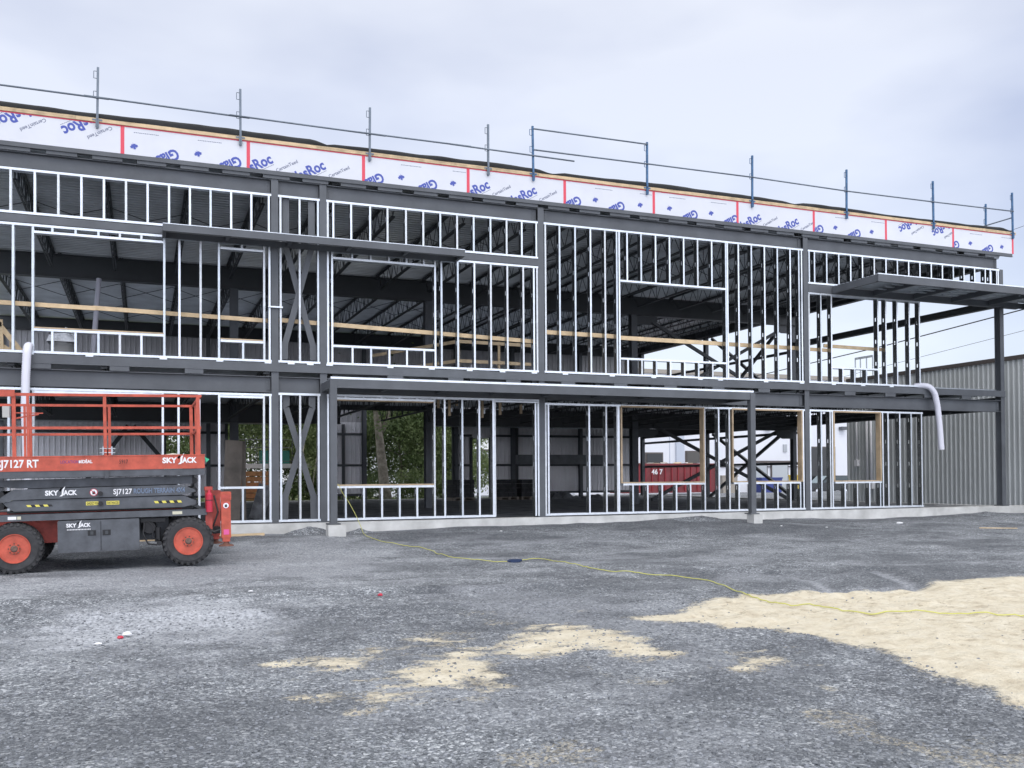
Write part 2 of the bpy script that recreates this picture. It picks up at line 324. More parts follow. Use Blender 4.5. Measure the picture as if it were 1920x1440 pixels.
# trodden, darker flecks in the sand
fmp = Nn('ShaderNodeMapping'); fmp.inputs['Rotation'].default_value = (0, 0, radians(22)); fmp.inputs['Scale'].default_value = (6, 11, 5); L(tcn.outputs['Object'], fmp.inputs[0])
fl = Nn('ShaderNodeTexNoise'); fl.inputs['Scale'].default_value = 1.0; fl.inputs['Detail'].default_value = 7; fl.inputs['Roughness'].default_value = .72; L(fmp.outputs[0], fl.inputs['Vector'])
flr = ramp(fl.outputs[0], [(.36, (.52, .48, .43)), (.46, (1, 1, 1))]); sandc = mix(sandc, flr, ramp(noi(1.3, 4, .6).outputs[0], [(.42, (.05, .05, .05)), (.62, (1, 1, 1))]), 'MULTIPLY')
col = mix(col, sandc, sm_.outputs[0])
gr_ = ramp(noi(3, 6, .7).outputs[0], [(.3, (.10, .12, .05)), (.55, (.19, .21, .09)), (.7, (.34, .33, .22))])
col = mix(col, gr_, attr('grass'))
L(col, B.inputs['Base Color']); B.inputs['Roughness'].default_value = .85; B.inputs['Specular IOR Level'].default_value = .3
b1 = Nn('ShaderNodeBump'); b1.inputs['Strength'].default_value = .9; b1.inputs['Distance'].default_value = .016
hm = Nn('ShaderNodeMath'); hm.operation = 'MULTIPLY_ADD'; L(sx.outputs[1], hm.inputs[0]); hm.inputs[1].default_value = .7; 
vd = Nn('ShaderNodeMath'); vd.operation = 'MULTIPLY'; vd.inputs[1].default_value = -.8; L(v1.outputs['Distance'], vd.inputs[0]); L(vd.outputs[0], hm.inputs[2])
sh = noi(7, 6, .7)
bh = Nn('ShaderNodeMix'); L(sm_.outputs[0], bh.inputs[0]); L(hm.outputs[0], bh.inputs[2]); 
shm = Nn('ShaderNodeMath'); shm.operation = 'MULTIPLY'; shm.operation = 'MULTIPLY_ADD'; shm.inputs[1].default_value = 6.0; shm.inputs[2].default_value = -2.9; L(sh.outputs[0], shm.inputs[0]); L(shm.outputs[0], bh.inputs[3])
L(bh.outputs[0], b1.inputs['Height']); L(b1.outputs[0], B.inputs['Normal'])
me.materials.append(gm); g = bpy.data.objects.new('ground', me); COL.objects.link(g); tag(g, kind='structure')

# crushed stone lying loose near the camera
def stones():
    base = np.array([(-1,-1,-1),(1,-1,-1),(1,1,-1),(-1,1,-1),(-.8,-.9,1),(.9,-.7,1),(.8,.8,1),(-.7,.9,1)], float)
    fc = [(0,3,2,1),(4,5,6,7),(0,1,5,4),(1,2,6,5),(2,3,7,6),(3,0,4,7)]
    n = 26000; yaw = radians(68.3)
    r = 3.6+7.5*rng.random(n)**1.3; th = yaw+rng.uniform(-.56, .56, n)
    u, v = r*np.cos(th), -20.07+r*np.sin(th)
    sdm = sdist(u, v, SAND); pm = np.max([sdist(u, v, P) for P in PATCH], axis=0); keep = ((sdm < .02) & ((pm < -.05) | (rng.random(n) < .3))) | (rng.random(n) < .03); u, v = u[keep], v[keep]; n = len(u)
    z = ground_z(u, v); s_ = .0035+.009*rng.random(n)**2.8
    V = np.zeros((n, 8, 3)); 
    for i in range(n):
        b = base*(1+rng.uniform(-.35, .35, (8, 3)))*[1, .75, .42]*s_[i]; a, c = rng.uniform(0, 6.28), rng.uniform(-.5, .5)
        R1 = np.array([[cos(a), -sin(a), 0], [sin(a), cos(a), 0], [0, 0, 1]]); R2 = np.array([[1, 0, 0], [0, cos(c), -sin(c)], [0, sin(c), cos(c)]])
        V[i] = b@(R1@R2).T+[u[i], v[i], z[i]+s_[i]*.25]
    Fc = (np.array(fc)[None]+np.arange(n)[:, None, None]*8).reshape(-1, 4)
    me = bpy.data.meshes.new('loose_gravel'); me.from_pydata(V.reshape(-1, 3).tolist(), [], Fc.tolist())
    at = me.attributes.new('tone', 'FLOAT', 'POINT'); at.data.foreach_set('value', np.repeat(rng.random(n), 8).astype(np.float32))
    m = bpy.data.materials.new('loose_stone'); m.use_nodes = True; t = m.node_tree; a = t.nodes.new('ShaderNodeAttribute'); a.attribute_name = 'tone'
    rp = t.nodes.new('ShaderNodeValToRGB'); rp.color_ramp.elements[0].color = (.11, .118, .13, 1); rp.color_ramp.elements[1].color = (.30, .315, .345, 1)
    t.links.new(a.outputs['Fac'], rp.inputs[0]); t.links.new(rp.outputs[0], t.nodes['Principled BSDF'].inputs['Base Color']); t.nodes['Principled BSDF'].inputs['Roughness'].default_value = .8
    me.materials.append(m); o = bpy.data.objects.new('loose_gravel', me); COL.objects.link(o); tag(o, kind='stuff')
stones()

# ------------------------------------------------------------------ the building
T1, L2, TG = 6.93, 3.37, 2.70
BLD = empty('commercial_building', (0, 0, 0), 'long two storey grey steel frame building under construction with open metal stud walls', 'building')
A0, A1, B0, B1, C0, C1, D0, D1, E0, E1 = 2.55, 2.69, 3.57, 3.71, 8.68, 8.83, 16.36, 16.52, 23.46, 23.61
UL = -5.2; DEP = 21.3; VM = 9.35

fm = MB(); fm.box((UL-3, -.05, -.9), (26.5, .25, -.03)); fm.box((23.45, .25, -.9), (23.75, DEP, -.03)); fm.box((UL, DEP-.1, -.9), (23.75, DEP+.2, -.07)).build('foundation', conc, BLD)
for u0, u1 in ((3.5, 3.86), (13.80, 14.05)): MB().box((u0, -1.24, -.9), (u1, -.96, -.035)).build('pier_footing', conc, BLD)
o = MB().box((UL, .25, -.5), (23.45, DEP-.1, -.09)).build('interior_floor', mat('dark_stone_floor', (.20, .205, .215), .9, var=.5, vs_=2, bump=.6, bs=25)); tag(o, kind='structure')

def ibeam(p, q, d, w, t=.014, m=primer, name='beam', parent=BLD):
    """horizontal I section, p/q = axis at mid height"""
    b = MB(); p, q = Vector(p), Vector(q); up = Vector((0, 0, 1))
    b.bar(p+up*(d/2-t/2), q+up*(d/2-t/2), w, t); b.bar(p-up*(d/2-t/2), q-up*(d/2-t/2), w, t); b.bar(p, q, .012, d-2*t-.001)
    return b.build(name, m, parent)
def hcol(u, v, z0, z1, w=.15, d=.2, t=.012, m=primer, parent=BLD, base=True):
    b = MB(); b.box((u-w/2, v, z0), (u+w/2, v+t, z1)); b.box((u-w/2, v+d-t, z0), (u+w/2, v+d, z1)); b.box((u-.005, v+t, z0), (u+.005, v+d-t, z1))
    if base: b.box((u-w*.85, v-.05, z0-.03), (u+w*.85, v+d+.05, z0-.001))
    return b.build('column', m, parent)
cols = [(2.62, 0), (3.64, 0), (8.755, 0), (16.44, 0), (23.535, 0)]
for u, v in cols: hcol(u, v, 0, 7.27 if u < 20 else 6.93)
hcol(-5.1, 0, 0, 7.27)
for u in (-5.1, 2.62, 8.76, 16.43): hcol(u, VM-.1, -.09, 6.7, .24, .24)
for u in (-5.1, 2.62, 9.28, 13.6, 16.43, 20.0): hcol(u, DEP-.3, -.09, 7.0, .16, .2)
for v in (VM, 15.3, DEP-.25): hcol(23.5, v, -.03, 7.1, .16, .2)
# facade beams, flush with the stud wall
for a, b in ((UL, A0), (A1, B0), (B1, C0), (C1, D0), (D1, E0)):
    ibeam((a+.01, .09, 7.095), (b-.01, .09, 7.095), .31, .18)
    ibeam((a+.01, .09, 2.90), (b-.01, .09, 2.90), .34, .18)
# bolted end plates with bolt heads
for u, s_ in ((A0, -1), (B1, 1), (C0, -1), (C1, 1), (D0, -1), (E0, -1)):
    for z in (7.095, 2.90):
        b = MB(); x0 = u+s_*.02; x1 = u+s_*.11; b.box((x0, .070, z-.12), (x1, .0825, z+.12))
        for k in range(4): b.lathe((u+s_*.065, .070, z-.09+.06*k), [(-.016, .011), (0, .011)], 'y', 6)
        b.build('connection_plate', primer, BLD)
# edge angles and joist seats
for a, b in ((UL, E1-.01),):
    m_ = MB(); m_.box((a, -.035, 3.17), (b, -.025, 3.345)); m_.box((a, -.025, 3.335), (b, .2, 3.345)); m_.build('slab_edge_angle', primer, BLD)
    m_ = MB(); m_.box((a-.3, -.035, 7.335), (E1+.35, -.02, 7.415)); m_.box((a-.3, -.02, 7.405), (E1+.35, .2, 7.415)); m_.box((a-.3, -.06, 7.325), (E1+.35, .0, 7.335)); m_.build('roof_edge_angle', primer, BLD)
u = UL+.4; k = 0
while u < E0:
    if not any(abs(u+.17-c) < .3 for c, _ in cols): MB().box((u, -.028, 3.075), (u+.36, -.012, 3.168)).build('joist_seat_plate', primer, BLD)
    u += 1.405; k += 1
m_ = MB()
u = UL+.2
while u < E0: m_.box((u, -.03, 7.255), (u+.55, -.012, 7.324)); u += .82
m_.build('roof_seat_plates', primer, BLD)

# decks
def deck(name, z, u0, u1, v0, v1, m, pitch=.20, h=.076):
    b = MB(); v = v0; vs_ = []; 
    prof = []
    while v < v1-.001:
        prof += [(v, z), (v+.055, z), (v+.075, z+h), (v+.18, z+h), (v+.20, z)]; v += pitch+.003
    n = len(prof); vs_ = [(u0, a, c) for a, c in prof]+[(u1, a, c) for a, c in prof]
    b.add(vs_, [(i, i+1, i+1+n, i+n) for i in range(n-1)])
    b.box((u0, v0, z+h+.006), (u1, v1, z+h+.07))
    return b.build(name, m, BLD)
deck('roof_deck', 7.42, UL, E1+.3, .15, DEP+.2, deckm)
deck('floor_deck', 3.245, UL, E1-.06, .12, VM, deckm)
deck('floor_deck', 3.245, UL, 6.4, VM+.01, DEP-.1, deckm); deck('floor_deck', 3.245, 12.3, E1-.06, VM+.01, DEP-.1, deckm)      # stair opening between

# open web joists
def joist_mesh(L_, d, seat=.1, m=primer_dk, panel=.61):
    b = MB(); y1 = L_
    for s_ in (-.028, .028): b.bar((s_, 0, -.02), (s_, y1, -.02), .04, .04)
    e = .55
    for s_ in (-.028, .028): b.bar((s_, e, -d+.02), (s_, y1-e, -d+.02), .035, .035)
    n = max(2, int(round((y1-2*e)/panel))); 
    b.tube([(0, .08, -.03), (0, e+.05, -d+.02)], .013, 5)
    b.tube([(0, y1-.08, -.03), (0, y1-e-.05, -d+.02)], .013, 5)
    st_ = (y1-2*e)/n
    for i in range(n):
        y = e+i*st_; b.tube([(0, y, -d+.02), (0, y+st_/2, -.02)], .011, 5); b.tube([(0, y+st_/2, -.02), (0, y+st_, -d+.02)], .011, 5)
        if i % 2: b.tube([(0, y, -d+.02), (0, y, -.02)], .009, 5)
    b.box((-.06, -.02, -.12), (.06, .1, -.04)); b.box((-.06, y1-.1, -.12), (.06, y1+.02, -.04))
    return b.mesh('joist', m)
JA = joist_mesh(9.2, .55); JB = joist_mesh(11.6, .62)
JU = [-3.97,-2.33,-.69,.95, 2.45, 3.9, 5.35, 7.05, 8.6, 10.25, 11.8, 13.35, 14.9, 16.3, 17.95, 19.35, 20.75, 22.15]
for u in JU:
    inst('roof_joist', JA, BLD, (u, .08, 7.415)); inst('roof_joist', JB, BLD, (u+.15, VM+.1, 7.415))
    inst('floor_joist', JA, BLD, (u, .08, 3.24))
# cross bridging between joists
def bridging(v, z0, z1):
    b = MB()
    for a, c in zip(JU[:-1], JU[1:]): b.tube([(a, v, z0), (c, v, z1)], .011, 5); b.tube([(a, v+.03, z1), (c, v+.03, z0)], .011, 5)
    b.build('joist_bridging', primer_dk, BLD)
for v in (3.9, 13.2, 17.4): bridging(v, 7.37, 6.88)
# interior girders and gusset haunches
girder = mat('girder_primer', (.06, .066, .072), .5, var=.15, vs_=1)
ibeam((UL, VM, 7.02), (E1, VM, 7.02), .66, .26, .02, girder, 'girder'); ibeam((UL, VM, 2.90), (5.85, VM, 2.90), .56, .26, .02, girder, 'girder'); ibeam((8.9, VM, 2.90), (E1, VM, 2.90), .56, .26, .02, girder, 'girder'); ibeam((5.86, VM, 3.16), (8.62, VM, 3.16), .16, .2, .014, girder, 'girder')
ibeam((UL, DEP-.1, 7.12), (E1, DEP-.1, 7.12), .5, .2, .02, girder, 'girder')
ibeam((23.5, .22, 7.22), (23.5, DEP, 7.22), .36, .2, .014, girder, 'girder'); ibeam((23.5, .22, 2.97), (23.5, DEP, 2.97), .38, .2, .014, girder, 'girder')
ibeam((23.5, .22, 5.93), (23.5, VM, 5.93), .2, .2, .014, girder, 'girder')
for u, z in ((16.55, 6.68), (16.55, 2.61)): MB().xz([(u, z), (u+.86, z), (u+.86, z-.16), (u+.62, z-.30), (u, z-.30)], VM-.02, VM+.02).build('gusset_plate', girder, BLD)
for u, z in ((23.4, 6.68), (23.4, 2.61)): MB().xz([(u, z), (u-.8, z), (u-.8, z-.16), (u-.5, z-.30), (u, z-.30)], VM-.02, VM+.02).build('gusset_plate', girder, BLD)
for u, z in ((8.9, 6.68),): MB().xz([(u-.14, z), (u+.3, z), (u+.3, z-.2), (u-.14, z-.4)], VM-.02, VM+.02).build('gusset_plate', girder, BLD)
def brace(p, q, w=.11, m=primer_dk, name='cross_brace', t=.1):
    d = MB().bar(p, q, t, w); return d.build(name, m, BLD)
brace((17.2, VM, 2.75), (23.2, VM, -.02)); brace((23.1, VM+.11, 2.75), (17.2, VM+.11, .05))
brace((17.2, VM, 6.5), (23.2, VM, 3.5)); brace((23.1, VM+.11, 6.6), (17.2, VM+.11, 3.5))
brace((23.5, 9.7, 2.75), (23.5, 15.2, -.03)); brace((23.62, 15.1, 2.75), (23.62, 9.5, -.03))
brace((23.5, 9.9, 6.9), (23.5, 15.2, 3.5)); brace((23.62, 15.1, 7.0), (23.62, 9.6, 3.5))
for z in (1.36, 2.55, 5.73): MB().box((23.58, VM, z-.05), (23.68, DEP, z+.05)).build('end_wall_girt', primer_dk, BLD)
# left interior K brace seen through the lower studs
brace((-2.7, 20.9, -.05), (-.5, 20.9, 3.1), .16); brace((.9, 20.9, 1.6), (-.3, 20.9, 3.1), .16)

# back wall: ribbed siding with girts and openings
def ribbed(b, u0, u1, z0, z1, v, pitch=.2, h=.022, facing=-1):
    prof = []; u = u0
    while u < u1-1e-3:
        for a, c in ((0, 0), (.12, 0), (.14, h), (.18, h)):
            if u+a <= u1: prof.append((u+a, v+facing*c))
        u += pitch
    prof.append((u1, v)); n = len(prof)
    b.add([(a, c, z0) for a, c in prof]+[(a, c, z1) for a, c in prof], [(i, i+1, i+1+n, i+n) for i in range(n-1)])
VB = DEP+.05
for (u0, u1, z0, z1) in ((UL, .92, .1, 3.4), (.92, 1.98, .1, 1.2), (.92, 1.98, 2.7, 3.4), (1.98, 3.36, .1, 3.4), (7.75, 9.2, .1, 3.4), (13.5, 14.42, .1, 3.4), (14.42, 15.3, 2.73, 3.4), (15.3, 23.33, .1, 3.4), (3.36, 7.75, 3.35, 3.4), (12.3, 13.5, 3.35, 3.4)):
    b = MB(); ribbed(b, u0, u1, z0, z1, VB); b.build('back_wall_siding', siding, BLD)
upper_siding_shade = mat('upper_siding_shade', (.48, .475, .49), .5, var=.06, vs_=1)  # same cladding as below; the dimness upstairs is put into a darker colour
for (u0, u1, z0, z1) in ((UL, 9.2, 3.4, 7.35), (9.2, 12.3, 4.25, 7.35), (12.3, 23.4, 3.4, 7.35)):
    b = MB(); ribbed(b, u0, u1, z0, z1, VB); b.build('back_wall_siding', upper_siding_shade, BLD)
for z in (.15, 1.47, 2.86):
    for u0, u1 in ((UL, .92 if z == 2.0 else 3.36), (7.75, 9.2), (13.5, 14.4), (15.35, 23.3)): MB().box((u0, DEP-.12, z-.05), (u1, DEP+.02, z+.05)).build('back_wall_girt', primer_dk, BLD)
for u0, u1, z0, z1 in ((7.65, 7.8, -.07, 3.3), (8.3, 8.42, -.07, 3.3), (9.2, 9.38, -.07, 4.2), (13.44, 13.56, -.07, 3.3), (14.32, 14.44, -.07, 2.78), (15.28, 15.4, -.07, 2.78), (3.3, 3.42, -.07, 3.3), (16.6, 16.75, .7, 3.3), (.86, .96, .1, 2.8), (1.95, 2.05, .1, 2.8)):
    MB().box((u0, DEP-.1, z0), (u1, DEP+.03, z1)).build('door_post', primer_dk, BLD)

# ---------------- stud walls
STUD = {}
GV_ = [galv, mat('galvanised_b', (.60, .65, .70), .42, .6, var=.12, vs_=5), mat('galvanised_c', (.66, .69, .72), .5, .45, var=.15, vs_=7)]
def stud_mesh(h, m=galv):
    k_ = random.choice((0, 0, 1, 2)); key = (round(h, 2), k_)
    if key in STUD: return STUD[key]
    b = MB(); w, d, t = .041, .152, .003
    b.box((0, 0, 0), (w, t, h)); b.box((0, d-t, 0), (w, d, h)); b.box((w-t, t, 0), (w, .014, h)); b.box((w-t, d-.014, 0), (w, d-t, h))
    # web with punched slots
    b.mi = 1; b.box((0, t, 0), (t, .058, h)); b.box((0, .094, 0), (t, d-t, h))
    z = 0; c = .55
    while c+.05 < h:
        b.box((0, .058, z), (t, .094, c)); z = c+.1; c += .61
    b.box((0, .058, z), (t, .094, h))
    me = b.mesh('stud', [GV_[k_], galv_web_shade]); STUD[key] = me; return me
def tracks(specs, parent, name='track', m=galv):
    """specs (u0,u1,z,dir): U channel, dir=+1 opens up (web at z), -1 opens down"""
    for u0, u1, z, d in specs:
        b = MB(); b.box((u0, -.003, z), (u1, .0, z+d*.046)); b.box((u0, .152, z), (u1, .155, z+d*.046)); b.box((u0, 0, z), (u1, .152, z+d*.003)); b.build(name, m, parent)
def frame(name, u0, u1, z0, z1, studs, extra=(), short=(), woods=()):
    """one stud panel: bottom and top track, full studs, extra tracks and cripples (u list, z0, z1)"""
    fr = empty(name); fr.parent = BLD
    tracks([(u0, u1, z0, 1), (u0, u1, z1, -1)], fr)
    for u in studs: inst('stud', stud_mesh(z1-z0-.01), fr, (u-.02, .001+random.uniform(-.002, .002), z0+.005))
    tracks(extra, fr, 'window_track')
    for us_, a, c in short:
        for u in us_: inst('cripple_stud', stud_mesh(c-a-.006), fr, (u-.02, .002, a+.003))
    for (p, q) in woods: MB().box(p, q).build('wood_liner', wood2, fr)
    return fr
# upper floor, left bay
frame('wall_frame', UL, A0, 6.05, T1, [-4.77,-4.36,-3.95,-3.55,-3.14,-2.74,-2.333,-1.917,-1.507,-1.097,-.691,-.286,.117,.522,.924,1.328,1.735,2.142,2.50])
frame('wall_frame', UL, A0, L2, 5.87, [-4.8,-4.4,-3.95,-3.5,-3.1,-2.7,-2.29,-1.95,.43,.72,1.13,1.49,2.40,2.51],
      [(-1.93, .42, 5.70, 1), (-1.93, .42, 3.85, -1), (1.52, 2.38, 5.68, 1), (1.52, 2.38, 3.80, -1)],
      [([-1.61,-1.2,-.79,-.4,0], 5.70, 5.87), ([-1.61,-1.2,-.79,-.4,0], L2, 3.84), ([1.95], 5.68, 5.87), ([1.97], L2, 3.79)],
      [((-1.93, -.01, 3.852), (.42, .16, 3.88)), ((1.52, -.01, 3.802), (2.38, .16, 3.83))])
frame('wall_frame', A1, B0, L2, T1, [2.74, 3.14, 3.53])
frame('wall_frame', B1, C0, 6.05, T1, [3.74, 3.86, 4.25, 4.67, 5.06, 5.48, 5.88, 6.28, 6.68, 7.08, 7.49, 7.89, 8.27, 8.64])
frame('wall_frame', B1, C0, L2, 5.87, [3.74, 3.83, 6.15, 6.30, 6.69, 7.09, 7.49, 7.90, 8.30, 8.57, 8.65],
      [(3.85, 6.13, 5.66, 1), (3.85, 6.13, 3.80, -1)], [([4.27,4.68,5.09,5.49,5.89], 5.66, 5.87), ([4.27,4.68,5.09,5.49,5.89], L2, 3.79)])
cd = [8.87, 9.24, 9.65, 10.06, 10.45, 10.77, 10.84, 13.92, 13.97, 14.31, 14.71, 15.12, 15.53, 15.94, 16.22, 16.31]
ck = [11.06, 11.45, 11.86, 12.26, 12.67, 13.08, 13.5]
frame('wall_frame', C1, D0, L2, T1, cd, [(10.86, 13.93, 5.67, 1), (10.86, 13.93, 3.81, -1)], [(ck, 5.67, 6.92), (ck, L2, 3.80)])
frame('wall_frame', D1, E0, 6.02, T1, [16.56, 16.736, 17.145, 17.55, 17.954, 18.363, 18.777, 19.19, 19.599, 20.007, 20.419, 20.837, 21.254, 21.665, 22.075, 22.49, 22.909, 23.1, 23.36, 23.42])
frame('wall_frame', D1, 20.4, L2, 5.79, [16.54, 16.93, 17.28, 18.88, 19.16, 19.56, 20.0, 20.37], [(17.3, 18.87, 3.83, -1)], [([17.65, 18.05, 18.46], L2, 3.82)])
# ground floor
frame('wall_frame', UL, A0, 0, TG, [-4.4,-3.6,-2.36,-1.94,.4,.7,1.1,1.49,2.39,2.52], [(-1.92, .38, 2.60, 1), (1.5, 2.38, 2.60, 1), (1.5, 2.38, .755, -1)],
      [([-1.61,-1.2,-.79,-.4,0], 2.60, TG), ([1.96], 2.60, TG), ([1.96], 0, .75)])
frame('wall_frame', A1, B0, 0, TG+.03, [2.74, 3.14, 3.53])
frame('wall_frame', B1, 7.58, 0, TG+.03, [3.73, 3.83, 6.12, 6.36, 6.78, 7.19, 7.53, 7.57], [(3.86, 6.1, 2.62, 1), (3.86, 6.1, .745, -1)],
      [([4.11,4.51,4.91,5.31,5.71], 2.62, TG+.03), ([4.11,4.51,4.91,5.31,5.71], 0, .74)], [((3.86, -.01, 2.595), (6.1, .16, 2.619)), ((3.86, -.01, .747), (6.1, .16, .778))])
fr = frame('door_frame', 7.58, C0, 2.65, TG+.03, [8.59], [], [([8.05], 2.65, TG+.03)]); 
for u in (8.59, 8.66): inst('stud', stud_mesh(2.64), fr, (u-.02, .001, 0.003))
frame('wall_frame', C1, D0, 0, 2.66, [8.85, 8.92, 9.99, 10.45, 10.75, 10.79, 13.24, 13.66, 13.98, 16.31], [(10.9, 13.22, .74, -1), (14.1, 16.2, .74, -1)],
      [([11.17, 11.58, 11.99, 12.4, 12.81], 0, .73), ([14.26, 14.65, 15.07, 15.47, 15.88, 16.2], 0, .73)],
      [((10.84, -.012, .772), (10.88, .16, 2.60)), ((13.19, -.012, .772), (13.23, .16, 2.60)), ((10.84, -.012, .742), (13.23, .16, .77)), ((10.84, -.012, 2.602), (13.23, .16, 2.64)),
       ((14.06, -.012, .772), (14.1, .16, 2.60)), ((16.24, -.012, .772), (16.28, .16, 2.60)), ((14.06, -.012, .742), (16.28, .16, .77)), ((14.06, -.012, 2.602), (16.28, .16, 2.64))])
frame('wall_frame', D1, 20.45, 0, 2.66, [16.54, 16.9, 17.2, 17.27, 19.0, 19.19, 19.61, 20.02, 20.40], [(17.35, 18.95, .73, -1)],
      [([17.68, 18.1, 18.52, 18.9], 0, .72)],
      [((17.3, -.012, .762), (17.34, .16, 2.60)), ((18.9, -.012, .762), (18.94, .16, 2.60)), ((17.3, -.012, .732), (18.94, .16, .76)), ((17.3, -.012, 2.602), (18.94, .16, 2.64))])
# mid girt between the two upper panels
MB().box((UL, .0, 5.885), (A0, .1, 6.035)).build('mid_girt', primer, BLD); MB().box((B1, .0, 5.885), (C0, .1, 6.035)).build('mid_girt', primer, BLD)
MB().box((D1, .0, 5.80), (24.2, .1, 6.0)).build('mid_girt', primer, BLD)
# little galvanised clips under the upper bottom track
for u in (-2.0,-.95,.41,1.5,2.47, 2.95, 3.35, 3.76, 5.1, 6.05, 6.95, 7.75, 8.55, 9.35, 10.6, 11.75, 13.1, 13.7, 15.1, 16.25, 17.3, 18.3, 19.3):
    MB().box((u-.07, -.044, 3.335), (u+.07, -.036, 3.375)).build('slide_clip', galv, BLD)
# lumber guard boards behind the studs
for (u0, z0, u1, z1, h, v) in ((UL, 4.37, -.85, 4.33, .085, .18), (-.9, 4.345, 2.72, 4.27, .085, .222), (2.65, 4.30, 8.62, 4.12, .09, .18), (8.7, 4.36, 10.9, 4.345, .1, .18), (10.8, 4.33, 16.35, 4.31, .1, .222), (16.3, 4.30, 17.4, 4.29, .09, .18), (17.2, 4.42, 19.25, 4.40, .09, .222)):
    MB().bar((u0, v, z0), (u1, v, z1), .04, h).build('guard_board', wood, BLD)
# flat X bracing between the twin columns
for z0, z1, zc in ((3.45, 6.91, 5.03), (.02, 2.72, 1.56)):
    for s_ in (-1, 1):
        uc = 3.13; 
        b = MB(); top = (uc+s_*.27, z1-(1.05 if z1 > 4 else .3)); bot = (uc-s_*.30, z0+(.3 if z1 > 4 else .5))
        v = .060 if s_ > 0 else .086
        b.bar((top[0], v, top[1]), (bot[0], v, bot[1]), .02, .125)
        b.xz([(uc+s_*.20, z1), (uc+s_*.34, z1), (uc+s_*.34, top[1]-.03), (uc+s_*.20, top[1]+.05)][::s_], v-.012, v+.012)
        b.xz([(uc-s_*.24, z0), (uc-s_*.39, z0), (uc-s_*.37, bot[1]+.05), (uc-s_*.23, bot[1]-.02)][::s_], v-.014, v+.014)
        b.build('cross_brace', primer, BLD)
MB().box((2.48, -.05, 4.52), (2.78, -.01, 4.55)).build('column_clip', galv, BLD)

# canopies
def canopy(u0, u1, d, z0, z1, posts=(), trim=.014, zp=0):
    c = MB(); t = .01                                    # steel channel frame
    c.box((u0, -d, z0), (u1, -d+t, z1)); c.box((u0, -d+t, z1-t), (u1, -d+.07, z1)); c.box((u0, -d+t, z0), (u1, -d+.07, z0+t))
    for u, s_ in ((u0, 1), (u1, -1)):
        c.box((u, -d+t, z0), (u+s_*t, -.036, z1)); c.box((u+s_*t, -d+.07, z0), (u+s_*.07, -.036, z0+t))
    c.box((u0+t, -.06, z0), (u1-t, -.037, z1-.02))
    fr = c.build('canopy', primer, BLD)
    b = MB(); v = -d+.075
    while v < -.08: b.box((u0+.02, v, z1-.004), (u1-.02, v+.075, z1+.018)); v += .15
    b.box((u0+.012, -d+.072, z1-.012), (u1-.012, -.065, z1-.005)); b.build('canopy_deck', galv2, fr)
    MB().box((u0, -d-.004, z1+.001), (u1, -d+.06, z1+trim)).build('canopy_trim', galv, fr)
    n = max(2, int((u1-u0)/1.2))
    for i in range(1, n):
        x = u0+(u1-u0)*i/n; MB().box((x-.035, -d+.075, z0+.03), (x+.035, -.065, z1-.013)).build('outrigger', primer, fr)
    for x in posts:
        p = MB(); p.box((x-.07, -d-.012, zp), (x+.07, -d+.125, z1-.02)); p.box((x-.13, -d-.05, zp-.03), (x+.13, -d+.2, zp-.001)); p.build('canopy_post', primer, fr)
    return fr
canopy(.39, 6.65, .64, 5.80, 5.94)
canopy(3.585, 13.93, 1.1, 2.765, 2.945, (3.64, 13.9), trim=.045, zp=0)
rc = canopy(17.29, 24.4, 1.72, 5.80, 5.985, trim=.026)
for i in range(5):                                    # hat sections under the end canopy
    for k in range(4):
        MB().box((18.3+i*1.15+k*.03, -1.45+k*.3, 5.90), (18.95+i*1.15, -1.38+k*.3, 5.925)).build('canopy_hat_channel', galv2, rc)

# parapet
JT = [-5.4, -2.79, -.35, 2.08, 4.52, 6.94, 9.37, 11.8, 14.27, 16.7, 19.17, 21.64, 23.98]
PZ0, PZ1 = 7.42, 7.985
def clip_mesh(me, u0, u1, z0, z1):
    bm = bmesh.new(); bm.from_mesh(me)
    for co, no in (((u0, 0, 0), (-1, 0, 0)), ((u1, 0, 0), (1, 0, 0)), ((0, 0, z0), (0, 0, -1)), ((0, 0, z1), (0, 0, 1))):
        bmesh.ops.bisect_plane(bm, geom=bm.verts[:]+bm.edges[:]+bm.faces[:], plane_co=co, plane_no=no, clear_outer=True)
    bm.to_mesh(me); bm.free()
TXT = text_mesh('GlasRoc', .305, bold=.010, ext=.0015, sx=.84)
xs = [v.co.x for v in TXT.vertices]; 
_g = text_mesh('Glas', .305, bold=.010, sx=.84); gW = max(v.co.x for v in _g.vertices)
_t = text_mesh('CertainTeed', .10, ext=.0015, bold=.001)
